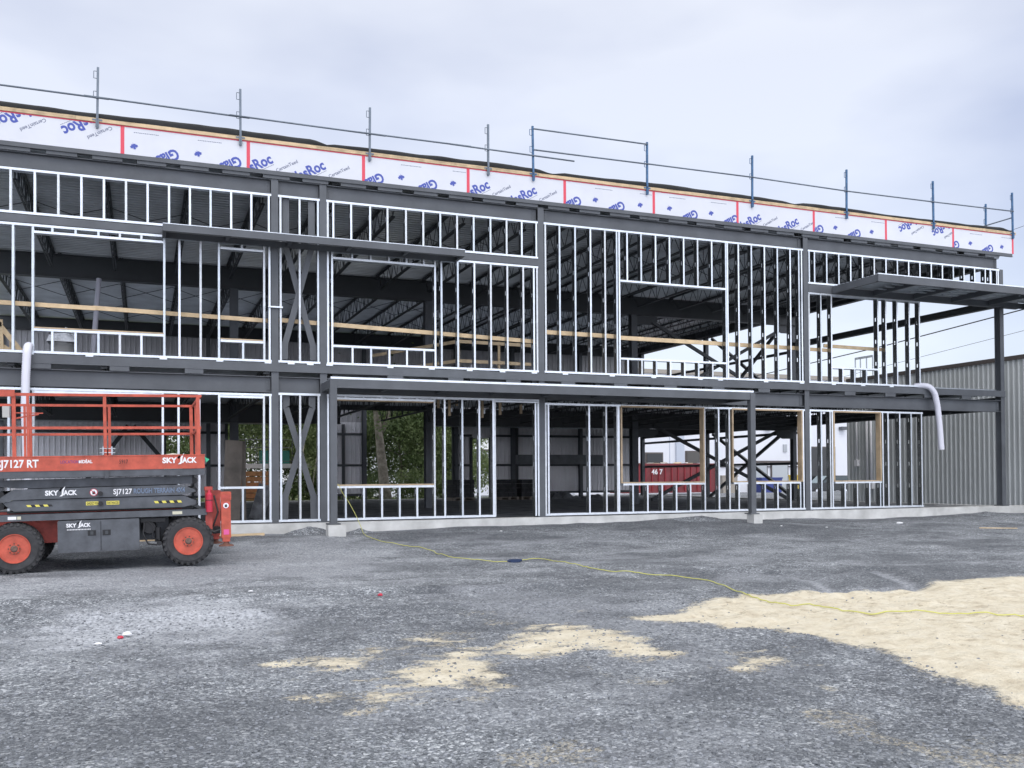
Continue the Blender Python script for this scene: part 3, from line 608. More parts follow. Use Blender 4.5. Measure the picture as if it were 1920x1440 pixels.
def printed(kind, u, z, pan, u0, u1):
    s_ = radians(30); parts = []
    me = TXT.copy(); me.transform(Matrix.Translation((-(gW+.10), 0, -.098) if kind != 'G' else (-.10, 0, -.098)))
    ang = -s_ if kind == 'R' else -(s_+pi)
    me.transform(Matrix.Rotation(ang, 4, 'Y')); me.transform(Matrix.Translation((u, -.0335, z)))
    clip_mesh(me, u0+.02, u1-.02, PZ0, PZ1)
    if len(me.polygons):
        me.materials.clear(); me.materials.append(blue_ink); inst('board_lettering', me, pan)
    if kind in 'RI':
        sg = 1 if kind == 'R' else -1
        me = _t.copy(); me.transform(Matrix.Translation((.02, 0, -.02))); me.transform(Matrix.Rotation(ang, 4, 'Y'))
        me.transform(Matrix.Translation((u+(.36 if sg > 0 else .62), -.0335, z-(.12 if sg > 0 else -.06)))); clip_mesh(me, u0+.02, u1-.02, PZ0, PZ1)
        if len(me.polygons): me.materials.clear(); me.materials.append(grey_ink); inst('maker_name', me, pan)
        b = MB(); dx, dz = cos(s_), sin(s_)
        for k in range(9):
            a = -.02+k*.036; px, pz = u+sg*(a*dx+.13*dz), z+sg*(a*dz-.13*dx-.01); b.bar((px, -.034, pz), (px+sg*.026*dx, -.034, pz+sg*.026*dz), .002, .010)
        me = b.mesh('fine_print', grey_ink); clip_mesh(me, u0+.02, u1-.02, PZ0, PZ1)
        if len(me.polygons): inst('fine_print', me, pan)
LEAF = [(0,-.5),(.03,-.22),(.27,-.27),(.22,-.17),(.5,0),(.42,.06),(.46,.22),(.32,.2),(.27,.28),(.13,.15),(.17,.4),(.08,.36),(0,.52),(-.08,.36),(-.17,.4),(-.13,.15),(-.27,.28),(-.32,.2),(-.46,.22),(-.42,.06),(-.5,0),(-.22,-.17),(-.27,-.27),(-.03,-.22)]
def leaf(u, z, pan):
    a = radians(198); q = [(u+.16*(x*cos(a)-y*sin(a)), z+.16*(x*sin(a)+y*cos(a))) for x, y in LEAF]
    MB().xz(q, -.0345, -.0325).build('leaf_emblem', blue_ink, pan)
R_ = {2: [2.279, 3.39], 4: [7.163, 8.341], 7: [14.70, 15.90]}; I_ = {-1: [-4.5, -3.5], 0: [-2.33, -1.15], 9: [19.93, 21.15]}
G_ = {1: [.61, 1.84], 3: [4.87, 6.1], 5: [9.70, 10.88], 6: [12.97, 14.2], 8: [16.92, 18.18], 10: [21.77, 23.09]}
LV = {1: [-.139, 1.078], 3: [5.365, 6.572], 5: [10.181, 11.412], 6: [12.246, 13.467], 8: [17.416, 18.662], 10: [22.295, 23.535]}
for i in range(len(JT)-1):
    u0, u1 = JT[i], JT[i+1]; k = i-1; pan = MB().box((u0+.003, -.032, PZ0), (u1-.003, -.008, PZ1)).build('parapet_board', board, BLD)
    MB().box((u1-.035, -.0345, PZ0), (u1+.035, -.0325, PZ1)).build('red_tape', tape, pan)
    MB().box((u0, -.0365, PZ1-.022), (u1, -.035, PZ1)).build('red_tape', tape, pan)
    for u in R_.get(k, []): printed('R', u, 7.525, pan, u0, u1)
    for u in I_.get(k, []): printed('I', u, 7.875, pan, u0, u1)
    for u in G_.get(k, []): printed('G', u, 7.515, pan, u0, u1)
    for u in LV.get(k, []): leaf(u, 7.60, pan)
    for u in LV.get(k, []):
        b = MB()
        for q in range(14): b.box((u+q*.034, -.034, PZ1-.12+.002*(q % 3)), (u+q*.034+.024, -.0325, PZ1-.105))
        me = b.mesh('fine_print', grey_ink); clip_mesh(me, u0+.05, u1-.05, PZ0, PZ1); inst('fine_print', me, pan)
MB().box((JT[0], -.008, 7.42), (JT[-1], .12, 7.98)).build('parapet_core', conc, BLD)
u = JT[0]; k = 0
while u < 24.05:
    w_ = min(4.2+.5*(k % 3), 24.1-u); m_ = wood if k % 2 else mat('plate_wood%d' % k, (.55, .42, .26), .75, var=.25, vs_=5)
    MB().box((u, -.055-.006*(k % 2), 7.988), (u+w_-.004, .14, 8.026)).build('wood_plate', m_, BLD); MB().box((u, -.05+.004*(k % 2), 8.03), (u+w_-.004, .14, 8.066)).build('wood_plate', m_, BLD); u += w_; k += 1
# loose black roofing membrane
def membrane_strip(u0, u1, h0, nm='roof_membrane', ph=0):
    n = int((u1-u0)/.12); b = MB(); vs_ = []; 
    for i in range(n+1):
        u = u0+(u1-u0)*i/n; e = min(1, (u-u0)/.5, (u1-u)/.5+.15)
        h = 8.07+max(.02, (h0+.018*sin(u*.8+ph)+.007*sin(u*2.1+ph*2)+.012*noise.noise((u*2, ph, 0)))*max(.3, e))
        w_ = .03*noise.noise((u*1.5, 5, ph))
        vs_ += [(u, -.05+w_, 8.068), (u, -.058+w_*1.5, (8.07+h)/2), (u, .0+w_, h), (u, .3, h-.05), (u, .9, 7.8)]
    b.add(vs_, [(i*5+j, i*5+j+1, i*5+j+6, i*5+j+5) for i in range(n) for j in range(4)]); b.build(nm, membrane, BLD, smooth=True)
membrane_strip(JT[0], 3.85, .12); membrane_strip(3.4, 9.1, .10, ph=2); membrane_strip(8.9, 16.2, .10, ph=4); membrane_strip(15.9, 24.0, .085, ph=1)
# lumber hangers under the upper floor
for u, z in ((6.68, 2.60), (6.96, 2.41), (7.15, 2.66), (7.81, 2.38), (8.28, 2.46), (8.84, 2.5)):
    v = 1.5; MB().box((u-.03, v, z), (u+.03, v+.04, z+.42)).build('hanging_block', wood2, BLD); MB().box((u+.03, v, z+.1), (u+.07, v+.04, z+.2)).build('hanging_block', galv2, BLD)

# ------------------------------------------------------------------ roof edge guardrail
GR = 'temporary guardrail posts clamped along the roof edge'
def rail_post(u, h, label, v=-.06, m=rail_blue, small=True, zb=7.86):
    r = empty('guardrail_post', (u, v, zb), label, 'guardrail post', GR)
    tl = random.uniform(-.012, .012)
    MB().box((-.022, -.022, 0), (.022, .022, h)).build('post', m, r)
    b = MB(); b.box((-.09, -.01, .15), (.09, .03, .18)); b.box((-.03, -.03, .02), (.03, .0, .16)); b.tube([(0, -.03, .04), (0, -.03, .2)], .008, 6); b.build('clamp', m, r)
    for z in ((h-.22), (h-.62)):
        if z < .2: continue
        b = MB(); b.tube([(-.02, 0, z), (-.075, 0, z), (-.075, 0, z+.14), (-.02, 0, z+.14)], .008, 6); b.build('rail_hook', m, r)
    r.rotation_euler = (0, tl, 0); return r
for u, z1, m_, lab in ((-.81, 9.07, rail_grey, 'grey guardrail post nearest the left edge of the photo'),
    (1.92, 9.04, rail_grey, 'grey guardrail post above the second board lettering from the left, second of the row'),
    (4.65, 9.04, rail_grey, 'grey guardrail post just right of the torn membrane end above the twin columns'),
    (7.42, 9.04, rail_grey, 'grey guardrail post just left of the blue post where the double rail begins'),
    (8.55, 9.15, rail_blue, 'blue guardrail post at the left end of the double rail'),
    (11.6, 9.16, rail_blue, 'blue guardrail post at the right end of the short top rail'),
    (14.71, 9.21, rail_blue, 'blue guardrail post next right of the double rail'),
    (17.78, 9.2, rail_blue, 'blue guardrail post above the left end of the far canopy'),
    (20.88, 9.23, rail_blue, 'blue guardrail post between the far canopy middle and the short set back post'),
    (23.96, 9.23, rail_blue, 'blue guardrail post at the far right corner of the roof')): rail_post(u, z1-7.86, lab, m=m_)
rail_post(24.0, 1.02, 'short blue guardrail post set back behind the far right roof corner', v=.92, zb=8.15)
def pipe(pts, label, r=.019, m=rail_grey):
    o = MB().tube(pts, r, 8).build('guardrail_pipe', m, smooth=True); tag(o, label, 'guardrail pipe', 'guardrail pipes along the roof edge')
pipe([(-6, -.09, 8.46), (-.6, -.09, 8.455)], 'grey guardrail pipe running off the left edge of the photo'); pipe([(-1.05, -.075, 8.47), (2.1, -.075, 8.455)], 'grey guardrail pipe between the two farthest left posts')
pipe([(1.7, -.09, 8.46), (5.0, -.09, 8.45)], 'grey guardrail pipe between the second and third posts from the left'); pipe([(4.4, -.075, 8.46), (7.0, -.075, 8.47)], 'grey guardrail pipe above the torn membrane end')
pipe([(6.5, -.09, 8.46), (9.6, -.09, 8.44)], 'grey guardrail pipe whose free end passes the first blue post'); pipe([(8.55, -.09, 9.08), (11.6, -.09, 9.1)], 'short topmost guardrail pipe between two blue posts')
pipe([(8.55, -.09, 8.585), (11.6, -.09, 8.61)], 'guardrail pipe directly below the short topmost pipe'); pipe([(11.6, -.09, 8.615), (14.71, -.09, 8.635)], 'guardrail pipe from the double rail to the next blue post')
pipe([(14.71, -.09, 8.635), (17.78, -.09, 8.605)], 'guardrail pipe over the seventh and eighth lettered boards'); pipe([(17.78, -.09, 8.605), (20.88, -.09, 8.63)], 'guardrail pipe above the left half of the far canopy')
pipe([(20.88, -.09, 8.63), (23.96, -.09, 8.67)], 'guardrail pipe reaching the far right roof corner'); pipe([(23.98, -.06, 8.5), (23.98, 3.5, 8.5)], 'guardrail pipe running back along the far right roof edge')

# ------------------------------------------------------------------ hoses
def hose(pts, r, label):
    P = []; 
    for a, b_ in zip(pts[:-1], pts[1:]):
        n = max(2, int((Vector(b_)-Vector(a)).length/.02)); P += [Vector(a).lerp(Vector(b_), i/n) for i in range(n)]
    P.append(Vector(pts[-1])); P = [sum(((P[min(max(i+j, 0), len(P)-1)]) for j in range(-4, 5)), Vector())/9 for i in range(len(P))]
    o = MB().tube(P, r, 14, radii=[r*(1 if i % 2 else .92) for i in range(len(P))]).build('drain_hose', hosem, smooth=True); tag(o, label, 'hose', 'white corrugated hoses hanging from the upper floor')
hose([(-2.0, .3, 3.46), (-2.01, .05, 3.50), (-2.02, -.08, 3.50), (-2.03, -.15, 3.40), (-2.05, -.17, 2.9), (-2.06, -.17, 2.3), (-2.03, -.16, 1.3), (-2.0, -.16, .7)], .08, 'white corrugated hose hanging from the upper floor behind the orange lift')
hose([(20.25, .15, 3.40), (20.45, .0, 3.42), (20.60, -.11, 3.38), (20.74, -.16, 3.2), (20.83, -.17, 2.8), (20.9, -.17, 2.2), (20.95, -.17, 1.58)], .082, 'white corrugated hose hanging free over the beam at far right')

# ------------------------------------------------------------------ scissor lift
LF = empty('scissor_lift', (-.5, -5, gz(-.5, -4.9)+.0), 'orange and grey rough terrain scissor lift parked in front of the building', 'scissor lift')
LF.location.z = -.42
LF.rotation_euler = (0, radians(-.9), 0)
LW = 2.15
def lp(name, b, m, par=LF, sm=False): return b.build(name, m, par, smooth=sm)
# wheels
def wheel_parts():
    r = .375; w = .30
    b = MB(); b.lathe((0, 0, 0), [(0.03, .19), (0, .215), (-.01, .30), (.012, .345), (.05, .362), (w/2, .366), (w-.05, .362), (w-.012, .345), (w+.01, .3), (w, .215), (w-.03, .19)], 'y', 56)
    for k in range(26):                                     # chevron lugs
        a = 2*pi*k/26
        for s_ in (0, 1):
            a2 = a+s_*pi/26; y0 = .0 if s_ == 0 else w/2
            p0 = Vector((cos(a2)*.352, (-.006 if s_ == 0 else w+.006), sin(a2)*.352)); p1 = Vector((cos(a2+.16)*.366, w*.46 if s_ == 0 else w*.54, sin(a2+.16)*.366))
            b.bar(p0, p1, .038, .028, up=(cos(a2), 0, sin(a2)))
        p0 = Vector((cos(a)*.325, -.008, sin(a)*.325)); p1 = Vector((cos(a)*.358, .0, sin(a)*.358)); b.bar(p0, p1, .04, .018, up=(0, 1, 0))
    tyre = b.mesh('tyre', rubber)
    b = MB(); b.lathe((0, 0, 0), [(.004, .21), (-.012, .212), (-.012, .200), (.03, .185), (.045, .15), (.02, .135), (.015, .075), (-.02, .07)], 'y', 40)
    b.mi = 1
    for k in range(12): a = 2*pi*k/12; b.lathe((cos(a)*.115, .006, sin(a)*.115), [(-.0, .0135), (.012, .0135)], 'y', 8)
    b.mi = 2; b.lathe((0, 0, 0), [(-.045, .0), (-.045, .035), (-.02, .05), (.01, .07)], 'y', 18)
    for k in range(8): a = 2*pi*k/8+.2; b.lathe((cos(a)*.072, 0, sin(a)*.072), [(-.02, .011), (.01, .011)], 'y', 6)
    rim = b.mesh('rim', [orange, black, mat('hub_dirt', (.16, .10, .08), .8, var=.4, vs_=20)]); return tyre, rim
TY, RM = wheel_parts()
hub = MB().lathe((0, .31, 0), [(0, .08), (.25, .08)], 'y', 12).mesh('wheel', black)
for x, y, ry, fl in ((1.172, 0, .4, 0), (-1.19, 0, 1.0, 0), (1.172, LW, .8, 1), (-1.19, LW, .2, 1)):
    w_ = inst('wheel', hub, LF, (x, y, .375), (0, ry, pi if fl else 0)); a = inst('tyre', TY, w_); c = inst('rim', RM, w_)
# chassis
b = MB(); b.box((-2.4, .02, .765), (1.45, .14, .858)); b.box((-2.4, LW-.14, .765), (1.45, LW-.02, .858)); b.box((-2.4, .14, .78), (-2.3, LW-.14, .85)); b.box((1.35, .14, .78), (1.45, LW-.14, .85)); b.box((-.62, .34, .40), (.9, LW-.34, .75)); lp('chassis', b, liftgrey)
b = MB(); b.box((-2.2, .36, .42), (-.63, LW-.36, .76)); b.box((-1.6, .3, .86), (1.1, .34, .895)); lp('inner_frame', b, orange_dk)
b = MB()
for x in (-1.19, 1.172): b.box((x-.07, .3, .31), (x+.07, LW-.3, .44)); b.lathe((x, LW/2, .375), [(-.16, .13), (.16, .13)], 'y', 16)
lp('axle', b, black)
cb = MB(); cb.box((-.625, -.03, .285), (-.055, .36, .735)); cb.box((-.04, -.03, .285), (.48, .36, .735)); cb.box((-.62, -.015, .29), (.475, .35, .75)); cab = lp('cabinet', cb, liftgrey)
cb.v = []; 
for x in (-.17, .03):
    b = MB(); b.box((x-.055, -.036, .52), (x+.055, -.031, .60)); lp('latch', b, black, cab); MB().box((x-.02, -.042, .535), (x+.02, -.036, .585)).build('latch_handle', primer_dk, cab)
# hydraulics between cabinet and wheel
b = MB(); b.lathe((.62, .15, .60), [(-.05, .09), (.1, .11), (.3, .11)], 'y', 16); b.lathe((.74, .12, .50), [(-.12, .045), (.1, .045)], 'z', 12); b.box((.5, .1, .68), (.85, .3, .74))
b.tube([(.55, .05, .68), (.53, .0, .5), (.6, -.01, .36), (.72, .02, .34), (.76, .08, .42)], .013, 7); b.tube([(.6, .05, .7), (.68, -.02, .62), (.66, -.02, .45), (.75, .05, .4)], .010, 7); b.lathe((.76, .02, .36), [(0, .035), (.2, .035)], 'y', 10); lp('hydraulic_pump', b, black)
# scissor stack
def arm(name, poly, y0, m=liftgrey):
    a_ = lp(name, MB().xz(poly, y0, y0+.07), m); lp(name, MB().xz(poly, LW-y0-.07, LW-y0), m); return a_
arm('scissor_arm', [(-1.45, 1.36), (1.25, 1.375), (1.25, 1.25), (-1.15, 1.235), (-1.4, 1.27)], .16)
a2 = arm('scissor_arm', [(-1.38, 1.065), (-1.36, 1.115), (-1.20, 1.225), (1.08, 1.238), (1.27, 1.17), (1.30, 1.13), (1.1, 1.085), (-1.2, 1.072), (-1.33, 1.035)], .08)
a3 = arm('scissor_arm', [(-1.34, 1.035), (-1.22, 1.062), (1.12, 1.072), (1.30, .99), (1.30, .93), (1.1, .895), (-1.2, .905), (-1.30, .985)], .10)
b = MB()
for x in (-1.38, 1.28):
    for z in (1.3, 1.15, .98): b.lathe((x, .2, z), [(0, .05), (LW-.4, .05)], 'y', 12)
b.lathe((-.05, .06, .985), [(0, .035), (LW-.12, .035)], 'y', 14); b.lathe((-.05, .04, 1.135), [(0, .035), (LW-.08, .035)], 'y', 14)
for x in (-1.2, -.4, .4, 1.1): b.box((x, .17, .92), (x+.08, LW-.17, 1.05))
b.box((-1.3, .2, .875), (1.25, LW-.2, .9)); lp('scissor_pins', b, black)
b = MB(); b.tube([(-.7, 1.0, .95), (.8, 1.0, 1.3)], .07, 12); lp('lift_cylinder', b, black)
# platform
pf = MB(); pf.box((-2.5, 0.0, 1.385), (1.43, .05, 1.482)); pf.box((-2.5, LW-.05, 1.385), (1.43, LW, 1.482)); pf.box((1.38, .05, 1.385), (1.43, LW-.05, 1.482)); pf.box((-2.5, .05, 1.47), (1.38, LW-.05, 1.482)); pfm = lp('platform', pf, liftgrey)
tb = MB(); tb.box((-2.5, -.012, 1.486), (1.43, .012, 1.685)); tb.box((-2.5, LW-.012, 1.486), (1.43, LW+.012, 1.685)); tb.box((1.405, .012, 1.486), (1.43, LW-.012, 1.685)); tb.box((-2.5, -.02, 1.685), (1.435, .03, 1.70)); lp('toe_board', tb, orange)
MB().box((.02, -.02, 1.36), (.075, -.001, 1.48)).build('latch_bracket', liftgrey, pfm)
rb = MB()
for y in (.01, LW-.01):
    rb.box((-2.5, y-.018, 2.575), (1.40, y+.018, 2.615)); rb.box((-2.5, y-.018, 2.09), (1.37, y+.018, 2.13))
rb.box((1.36, .03, 2.575), (1.40, LW-.03, 2.615)); rb.box((1.35, .03, 2.09), (1.39, LW-.03, 2.13)); rl = lp('guardrail', rb, orange)
for y in (.01, LW-.01):
    for x, w_ in ((-1.17, .05), (-.99 if y < 1 else -1.25, .035), (.03, .045), (1.345, .055)): MB().box((x-w_/2, y-.02, 1.70), (x+w_/2, y+.02, 2.574)).build('rail_post', orange, rl)
for y in (.7, 1.4): MB().box((1.365, y-.02, 1.70), (1.395, y+.02, 2.574)).build('rail_post', orange, rl)
MB().box((-2.5, -.035, 2.56), (-1.15, -.02, 2.66)).build('extension_rail', orange, rl)
b = MB(); b.bar((-1.15, .03, 2.25), (-.85, .03, 2.31), .02, .02); b.bar((-1.15, .03, 2.33), (-.8, .1, 2.33), .015, .015); b.build('rail_handle', orange, rl)
for x in (.0, .12):
    b = MB()
    for z in (1.74, 1.80): b.tube([(x-.05, -.02, z), (x+.05, -.02, z)], .006, 6)
    b.tube([(x, -.03, 1.71), (x, -.03, 1.83)], .012, 6); b.build('rail_pin', galv2, rl)
MB().box((-1.31, -.05, 2.26), (-1.22, .0, 2.42)).build('control_box', mat('box_grey', (.45, .44, .42), .6), rl)
MB().xz([(1.43, 1.66), (1.50, 1.62), (1.45, 1.57)], .0, .01).build('green_tag', mat('green_tag', (.05, .45, .25), .6), rl)
# pile of rags on deck
o = MB(); o.lathe((.98, .35, 1.48), [(0, .14), (.23, .12), (.25, 0)], 'z', 9); lp('deck_rag', o, mat('rag', (.6, .58, .5), .9, var=.3, vs_=12))
# outriggers
def jack(x, y, m, par=LF):
    b = MB(); b.box((x-.07, y-.06, .40), (x+.07, y+.06, 1.115)); b.box((x-.08, y-.07, .985), (x+.08, y-.061, 1.11)); b.box((x-.055, y-.05, .34), (x+.055, y+.05, .40)); j = b.build('outrigger_jack', m, par)
    MB().box((x-.06, y-.075, 1.0), (x+.06, y-.0705, 1.07)).build('jack_recess', orange_dk, j)
    c = MB(); c.lathe((x, y, .27), [(-.0, .115), (.018, .11), (.035, .05), (.09, .03)], 'z', 24); c.build('foot_pad', mat('rust', (.16, .07, .05), .8, var=.4, vs_=9), j); return j
j1 = jack(1.73, .05, orange); jack(1.62, .75, orange_dk); jack(1.73, LW-.05, orange_dk)
b = MB(); b.box((1.45, .2, .46), (1.66, LW-.2, .56)); b.tube([(1.45, .05, .55), (1.55, .0, .50), (1.64, .0, .53)], .022, 8); b.tube([(1.58, .3, 1.05), (1.62, .1, .8), (1.55, .1, .6), (1.5, .1, .55)], .014, 7); lp('outrigger_beam', b, black)
b = MB(); b.box((1.43, .04, .42), (1.53, .12, 1.18)); b.box((1.42, .02, 1.14), (1.54, .12, 1.2)); lp('corner_post', b, orange_dk)
b = MB(); b.lathe((1.485, -.02, .81), [(0, .0), (0, .05), (.27, .05), (.30, .025), (.34, .02), (.345, 0)], 'z', 16); fe = lp('fire_extinguisher', b, redm); MB().lathe((1.485, -.02, .985), [(0, .053), (.012, .053)], 'z', 16).build('strap', black, fe)
def warn(x, y, z, r, par):
    s_ = MB(); s_.lathe((x, y, z), [(-.002, r), (0, r)], 'y', 24); w_ = s_.build('warning_sign', redm, par)
    MB().lathe((x, y-.002, z), [(-.002, r*.84), (0, r*.84)], 'y', 24).build('sign_face', white, w_)
    h = MB(); h.xz([(x-r*.35, z-r*.5), (x+r*.25, z-r*.5), (x+r*.4, z), (x+r*.3, z+r*.1), (x+r*.15, z+r*.5), (x+r*.05, z+r*.1), (x-r*.1, z+r*.55), (x-r*.15, z+r*.1), (x-r*.35, z+r*.4), (x-r*.35, z)], y-.006, y-.0045); h.build('hand_mark', black, w_)
    if par is not j1: MB().bar((x-r*.6, y-.0075, z+r*.6), (x+r*.6, y-.0075, z-r*.6), .002, r*.16).build('bar_mark', redm, w_)
warn(1.73, -.012, .90, .05, j1); warn(-.14, .077, 1.155, .055, a2)
MB().box((1.69, -.014, .45), (1.77, -.0105, .53)).build('pink_sticker', mat('pink', (.7, .1, .3), .5), j1)
# lettering
def skyjack(x, y, z, w, par, m=white):
    h = w*.16
    lettering('SKY', h*1.4, m, par, (x, y, z), width=w*.42, bold=h*.06, ext=.0015); lettering('ACK', h*1.4, m, par, (x+w*.575, y, z), width=w*.425, bold=h*.06, ext=.0015)
    b = MB()
    for q in ([(.425, 1.0), (.475, 1.35), (.535, 1.65), (.515, 1.25), (.50, .9), (.475, .7)], [(.52, 1.0), (.56, 1.45), (.625, 1.85), (.60, 1.35), (.575, .9), (.57, .1), (.53, -.25), (.44, -.3), (.48, -.05), (.51, .15)]):
        b.xz([(x+a*w, z+c*h) for a, c in q], y-.0015, y+.0015); b.build('emblem', m, par)
tbo = [c for c in LF.children if c.name.startswith('toe_board')][0]; rear = a2
lettering('SJ7127 RT', .155, white, tbo, (-1.40, -.014, 1.54), width=.54, bold=.004, ext=.0015)
lettering('LOCATION', .062, purple, tbo, (-.575, -.014, 1.59), width=.24, ext=.0015); lettering('IDÉAL', .066, white, tbo, (-.30, -.014, 1.59), width=.15, bold=.002, ext=.0015); MB().box((-.33, -.014, 1.59), (-.305, -.0125, 1.63)).build('emblem', white, tbo)
lettering('5917', .085, black, tbo, (.215, -.014, 1.575), width=.12, ext=.0015); skyjack(.82, -.014, 1.575, .50, tbo)
skyjack(-.79, .078, 1.128, .43, a2); lettering('SJ7127', .11, white, a2, (.125, .078, 1.12), width=.26, bold=.002, ext=.0015)
lettering('ROUGH TERRAIN 4X4', .10, mat('outline_blue', (.25, .32, .45), .5), a2, (.405, .078, 1.125), width=.73, outline=True)
for x, w_, tx in ((-.25, .17, 'GARDEZ VOS'), (.03, .175, 'DISTANCES')):
    MB().box((x, .097, .965), (x+w_, .0985, 1.02)).build('yellow_label', yellow, a3); lettering(tx, .05, black, a3, (x+.01, .096, .975), width=w_-.02, bold=.001, ext=.0005)
def hazard(x0, x1, z0, z1, par):
    n = int((x1-x0)/.055)
    for k in range(n):
        x = x0+k*.055; MB().xz([(x, z0), (x+.055, z0), (x+.035, z1), (x-.02, z1)], .0965, .098).build('hazard_stripe', black if k % 2 else yellow, par)
hazard(-1.02, -.68, .965, .995, a3); hazard(.71, 1.15, .965, 1.0, a3)
skyjack(-.51, -.032, .655, .33, cab)
b = MB()
for k in range(16): b.box((-.50+k*.02, -.033, .61), (-.488+k*.02, -.0305, .625))
b.build('fine_print', white, cab)
ch = [c for c in LF.children if c.name.startswith('chassis')][0]
for x0, x1 in ((-1.27, -1.16), (-1.15, -1.10), (.95, 1.09)): MB().box((x0, .017, .79), (x1, .0195, .835)).build('sticker', mat('sticker', (.6, .58, .45), .6) if x0 != -1.27 else white, ch)

# ------------------------------------------------------------------ yellow cord
CP = [(4.24,-1.56),(4.38,-2.31),(4.62,-3.0),(4.82,-3.74),(4.85,-5.18),(5.09,-5.85),(5.49,-6.36),(5.75,-6.1),(6.06,-6.0),(6.06,-6.83),(6.03,-7.84),(6.13,-8.47),(6.51,-9.26),(6.65,-9.82),(6.56,-10.42),(6.25,-11.39),(6.17,-12.06),(6.36,-12.32),(6.37,-12.78),(6.46,-13.05),(6.83,-13.06),(7.06,-13.24),(7.46,-13.5),(8.2,-13.9),(9.5,-14.5)]
cps = [Vector((3.90, .02, .785)), Vector((3.93, -.10, .775)), Vector((4.0, -.19, .60)), Vector((4.13, -.21, .40)), Vector((4.27, -.26, .12)), Vector((4.34, -.4, -.10)), Vector((4.30, -.9, gz(4.3, -.9)+.02))]+[Vector((a, c, gz(a, c)+.015)) for a, c in CP]
P = []
for i in range(len(cps)-1):
    p0, p1, p2, p3 = cps[max(i-1, 0)], cps[i], cps[i+1], cps[min(i+2, len(cps)-1)]; n = max(3, int((p2-p1).length/.06))
    for k in range(n):
        s_ = k/n; q = .5*((2*p1)+(-p0+p2)*s_+(2*p0-5*p1+4*p2-p3)*s_**2+(-p0+3*p1-3*p2+p3)*s_**3)
        if i >= 6: q.x += .025*noise.noise((q.y*1.3, q.x, 3)); q.z = gz(q.x, q.y)+.016
        P.append(q)
o = MB().tube(P, .0065, 7).build('extension_cord', cordm, smooth=True); tag(o, 'yellow extension cord running from the window sill across the gravel and sand', 'cord')
z0 = gz(5.49, -6.36); CS = .72
r = empty('cord_connector', (5.49, -6.36, z0), 'dark blue plug box on the yellow cord in the gravel', 'plug'); r.scale = (CS, CS, CS)
MB().box((-.11, -.05, 0), (.11, .05, .07)).build('housing', bluecon, r); MB().lathe((.11, 0, .04), [(0, .03), (.06, .025)], 'x', 10).build('plug', bluecon, r); MB().lathe((-.17, 0, .04), [(0, .02), (.06, .03)], 'x', 10).build('plug', bluecon, r)

# ------------------------------------------------------------------ loose things on site
def blob(name, c, s_, m, label, cat, group=None, seed=0, jag=.35, res=2):
    bm = bmesh.new(); bmesh.ops.create_icosphere(bm, subdivisions=res, radius=1)
    for v in bm.verts:
        k = 1+jag*noise.noise(v.co*2.1+Vector((seed*3.7, seed, 0))); v.co = Vector((v.co.x*s_[0]*k, v.co.y*s_[1]*k, max(v.co.z*s_[2]*k, -s_[2]*.3)))
    me = bpy.data.meshes.new(name); bm.to_mesh(me); bm.free(); me.materials.append(m); o = bpy.data.objects.new(name, me); COL.objects.link(o); o.location = c
    return tag(o, label, cat, group)
blob('paper_scrap', (-.12, -11.32, gz(-.12, -11.32)+.02), (.04, .03, .024), white, 'white crumpled wrapper with red end lying in front of the lift', 'litter', seed=1)
blob('red_scrap', (-.17, -11.42, gz(-.17, -11.42)+.01), (.03, .02, .018), redm, 'small red scrap beside the white crumpled wrapper', 'litter', seed=2)
blob('red_scrap', (2.47, -9.86, gz(2.47, -9.86)+.012), (.03, .02, .02), redm, 'tiny red scrap alone on the gravel left of the cord', 'litter', seed=3)
for i, (a, c, lab) in enumerate(((-.33,-11.67,'tiny white scrap just left of the crumpled wrapper'),(1.21,-8.59,'pale flat scrap on the gravel right of the lift'),(17.71,-1.9,'white scrap near the foundation at right below the hanging hose'),(15.13,-2.25,'small white scrap left of the larger white scrap at right'),(7.22,-1.27,'white scrap near the foundation below the door opening'),(14.03,-1.98,'small white scrap near the concrete pier at right'))):
    blob('paper_scrap', (a, c, gz(a, c)+.012), (.03 if i != 2 else .10, .022 if i != 2 else .06, .012 if i != 2 else .03), white, lab, 'litter', 'white litter scraps on the gravel', seed=10+i)
def plank(p, q, w_, h, label, m=wood, name='plank'):
    o = MB().bar(p, q, w_, h).build(name, m); return tag(o, label, 'plank', 'loose planks on the gravel')
plank((1.0, -.55, -.235), (2.33, -.5, -.215), .09, .05, 'pale plank lying along the foundation right of the lift')
plank((-1.2, -1.1, -.27), (.35, -1.0, -.26), .09, .05, 'pale plank under the lift between cabinet and front wheel')
plank((18.55, -3.55, gz(18.6, -3.6)+.03), (19.3, -3.95, gz(19.3, -3.9)+.03), .03, .02, 'short yellowish stick on the gravel at far right')
# gravel heaps against the foundation
def heap(u, v, r, h, label, seed):
    b = MB(); n, m_ = 26, 9; vs_ = [(u, v, gz(u, v)+h)]
    for j in range(1, m_+1):
        for i in range(n):
            a = 2*pi*i/n; rr = r*j/m_*(1+.25*noise.noise((cos(a)*1.3, sin(a)*1.3, seed))); x, y = u+rr*cos(a)*1.5, min(v+rr*sin(a)*.8, -.055)
            vs_.append((x, y, gz(x, y)+h*max(0, (1-j/m_))**1.1*(1+.5*noise.noise((x*5, y*5, seed)))-(.03 if j == m_ else 0)))
    fs = [(0, 1+i, 1+(i+1) % n) for i in range(n)]+[(1+(j-1)*n+i, 1+j*n+i, 1+j*n+(i+1) % n, 1+(j-1)*n+(i+1) % n) for j in range(1, m_) for i in range(n)]
    o = b.add(vs_, fs).build('gravel_heap', gm, smooth=True); tag(o, label, 'gravel heap', 'gravel heaps against the foundation')
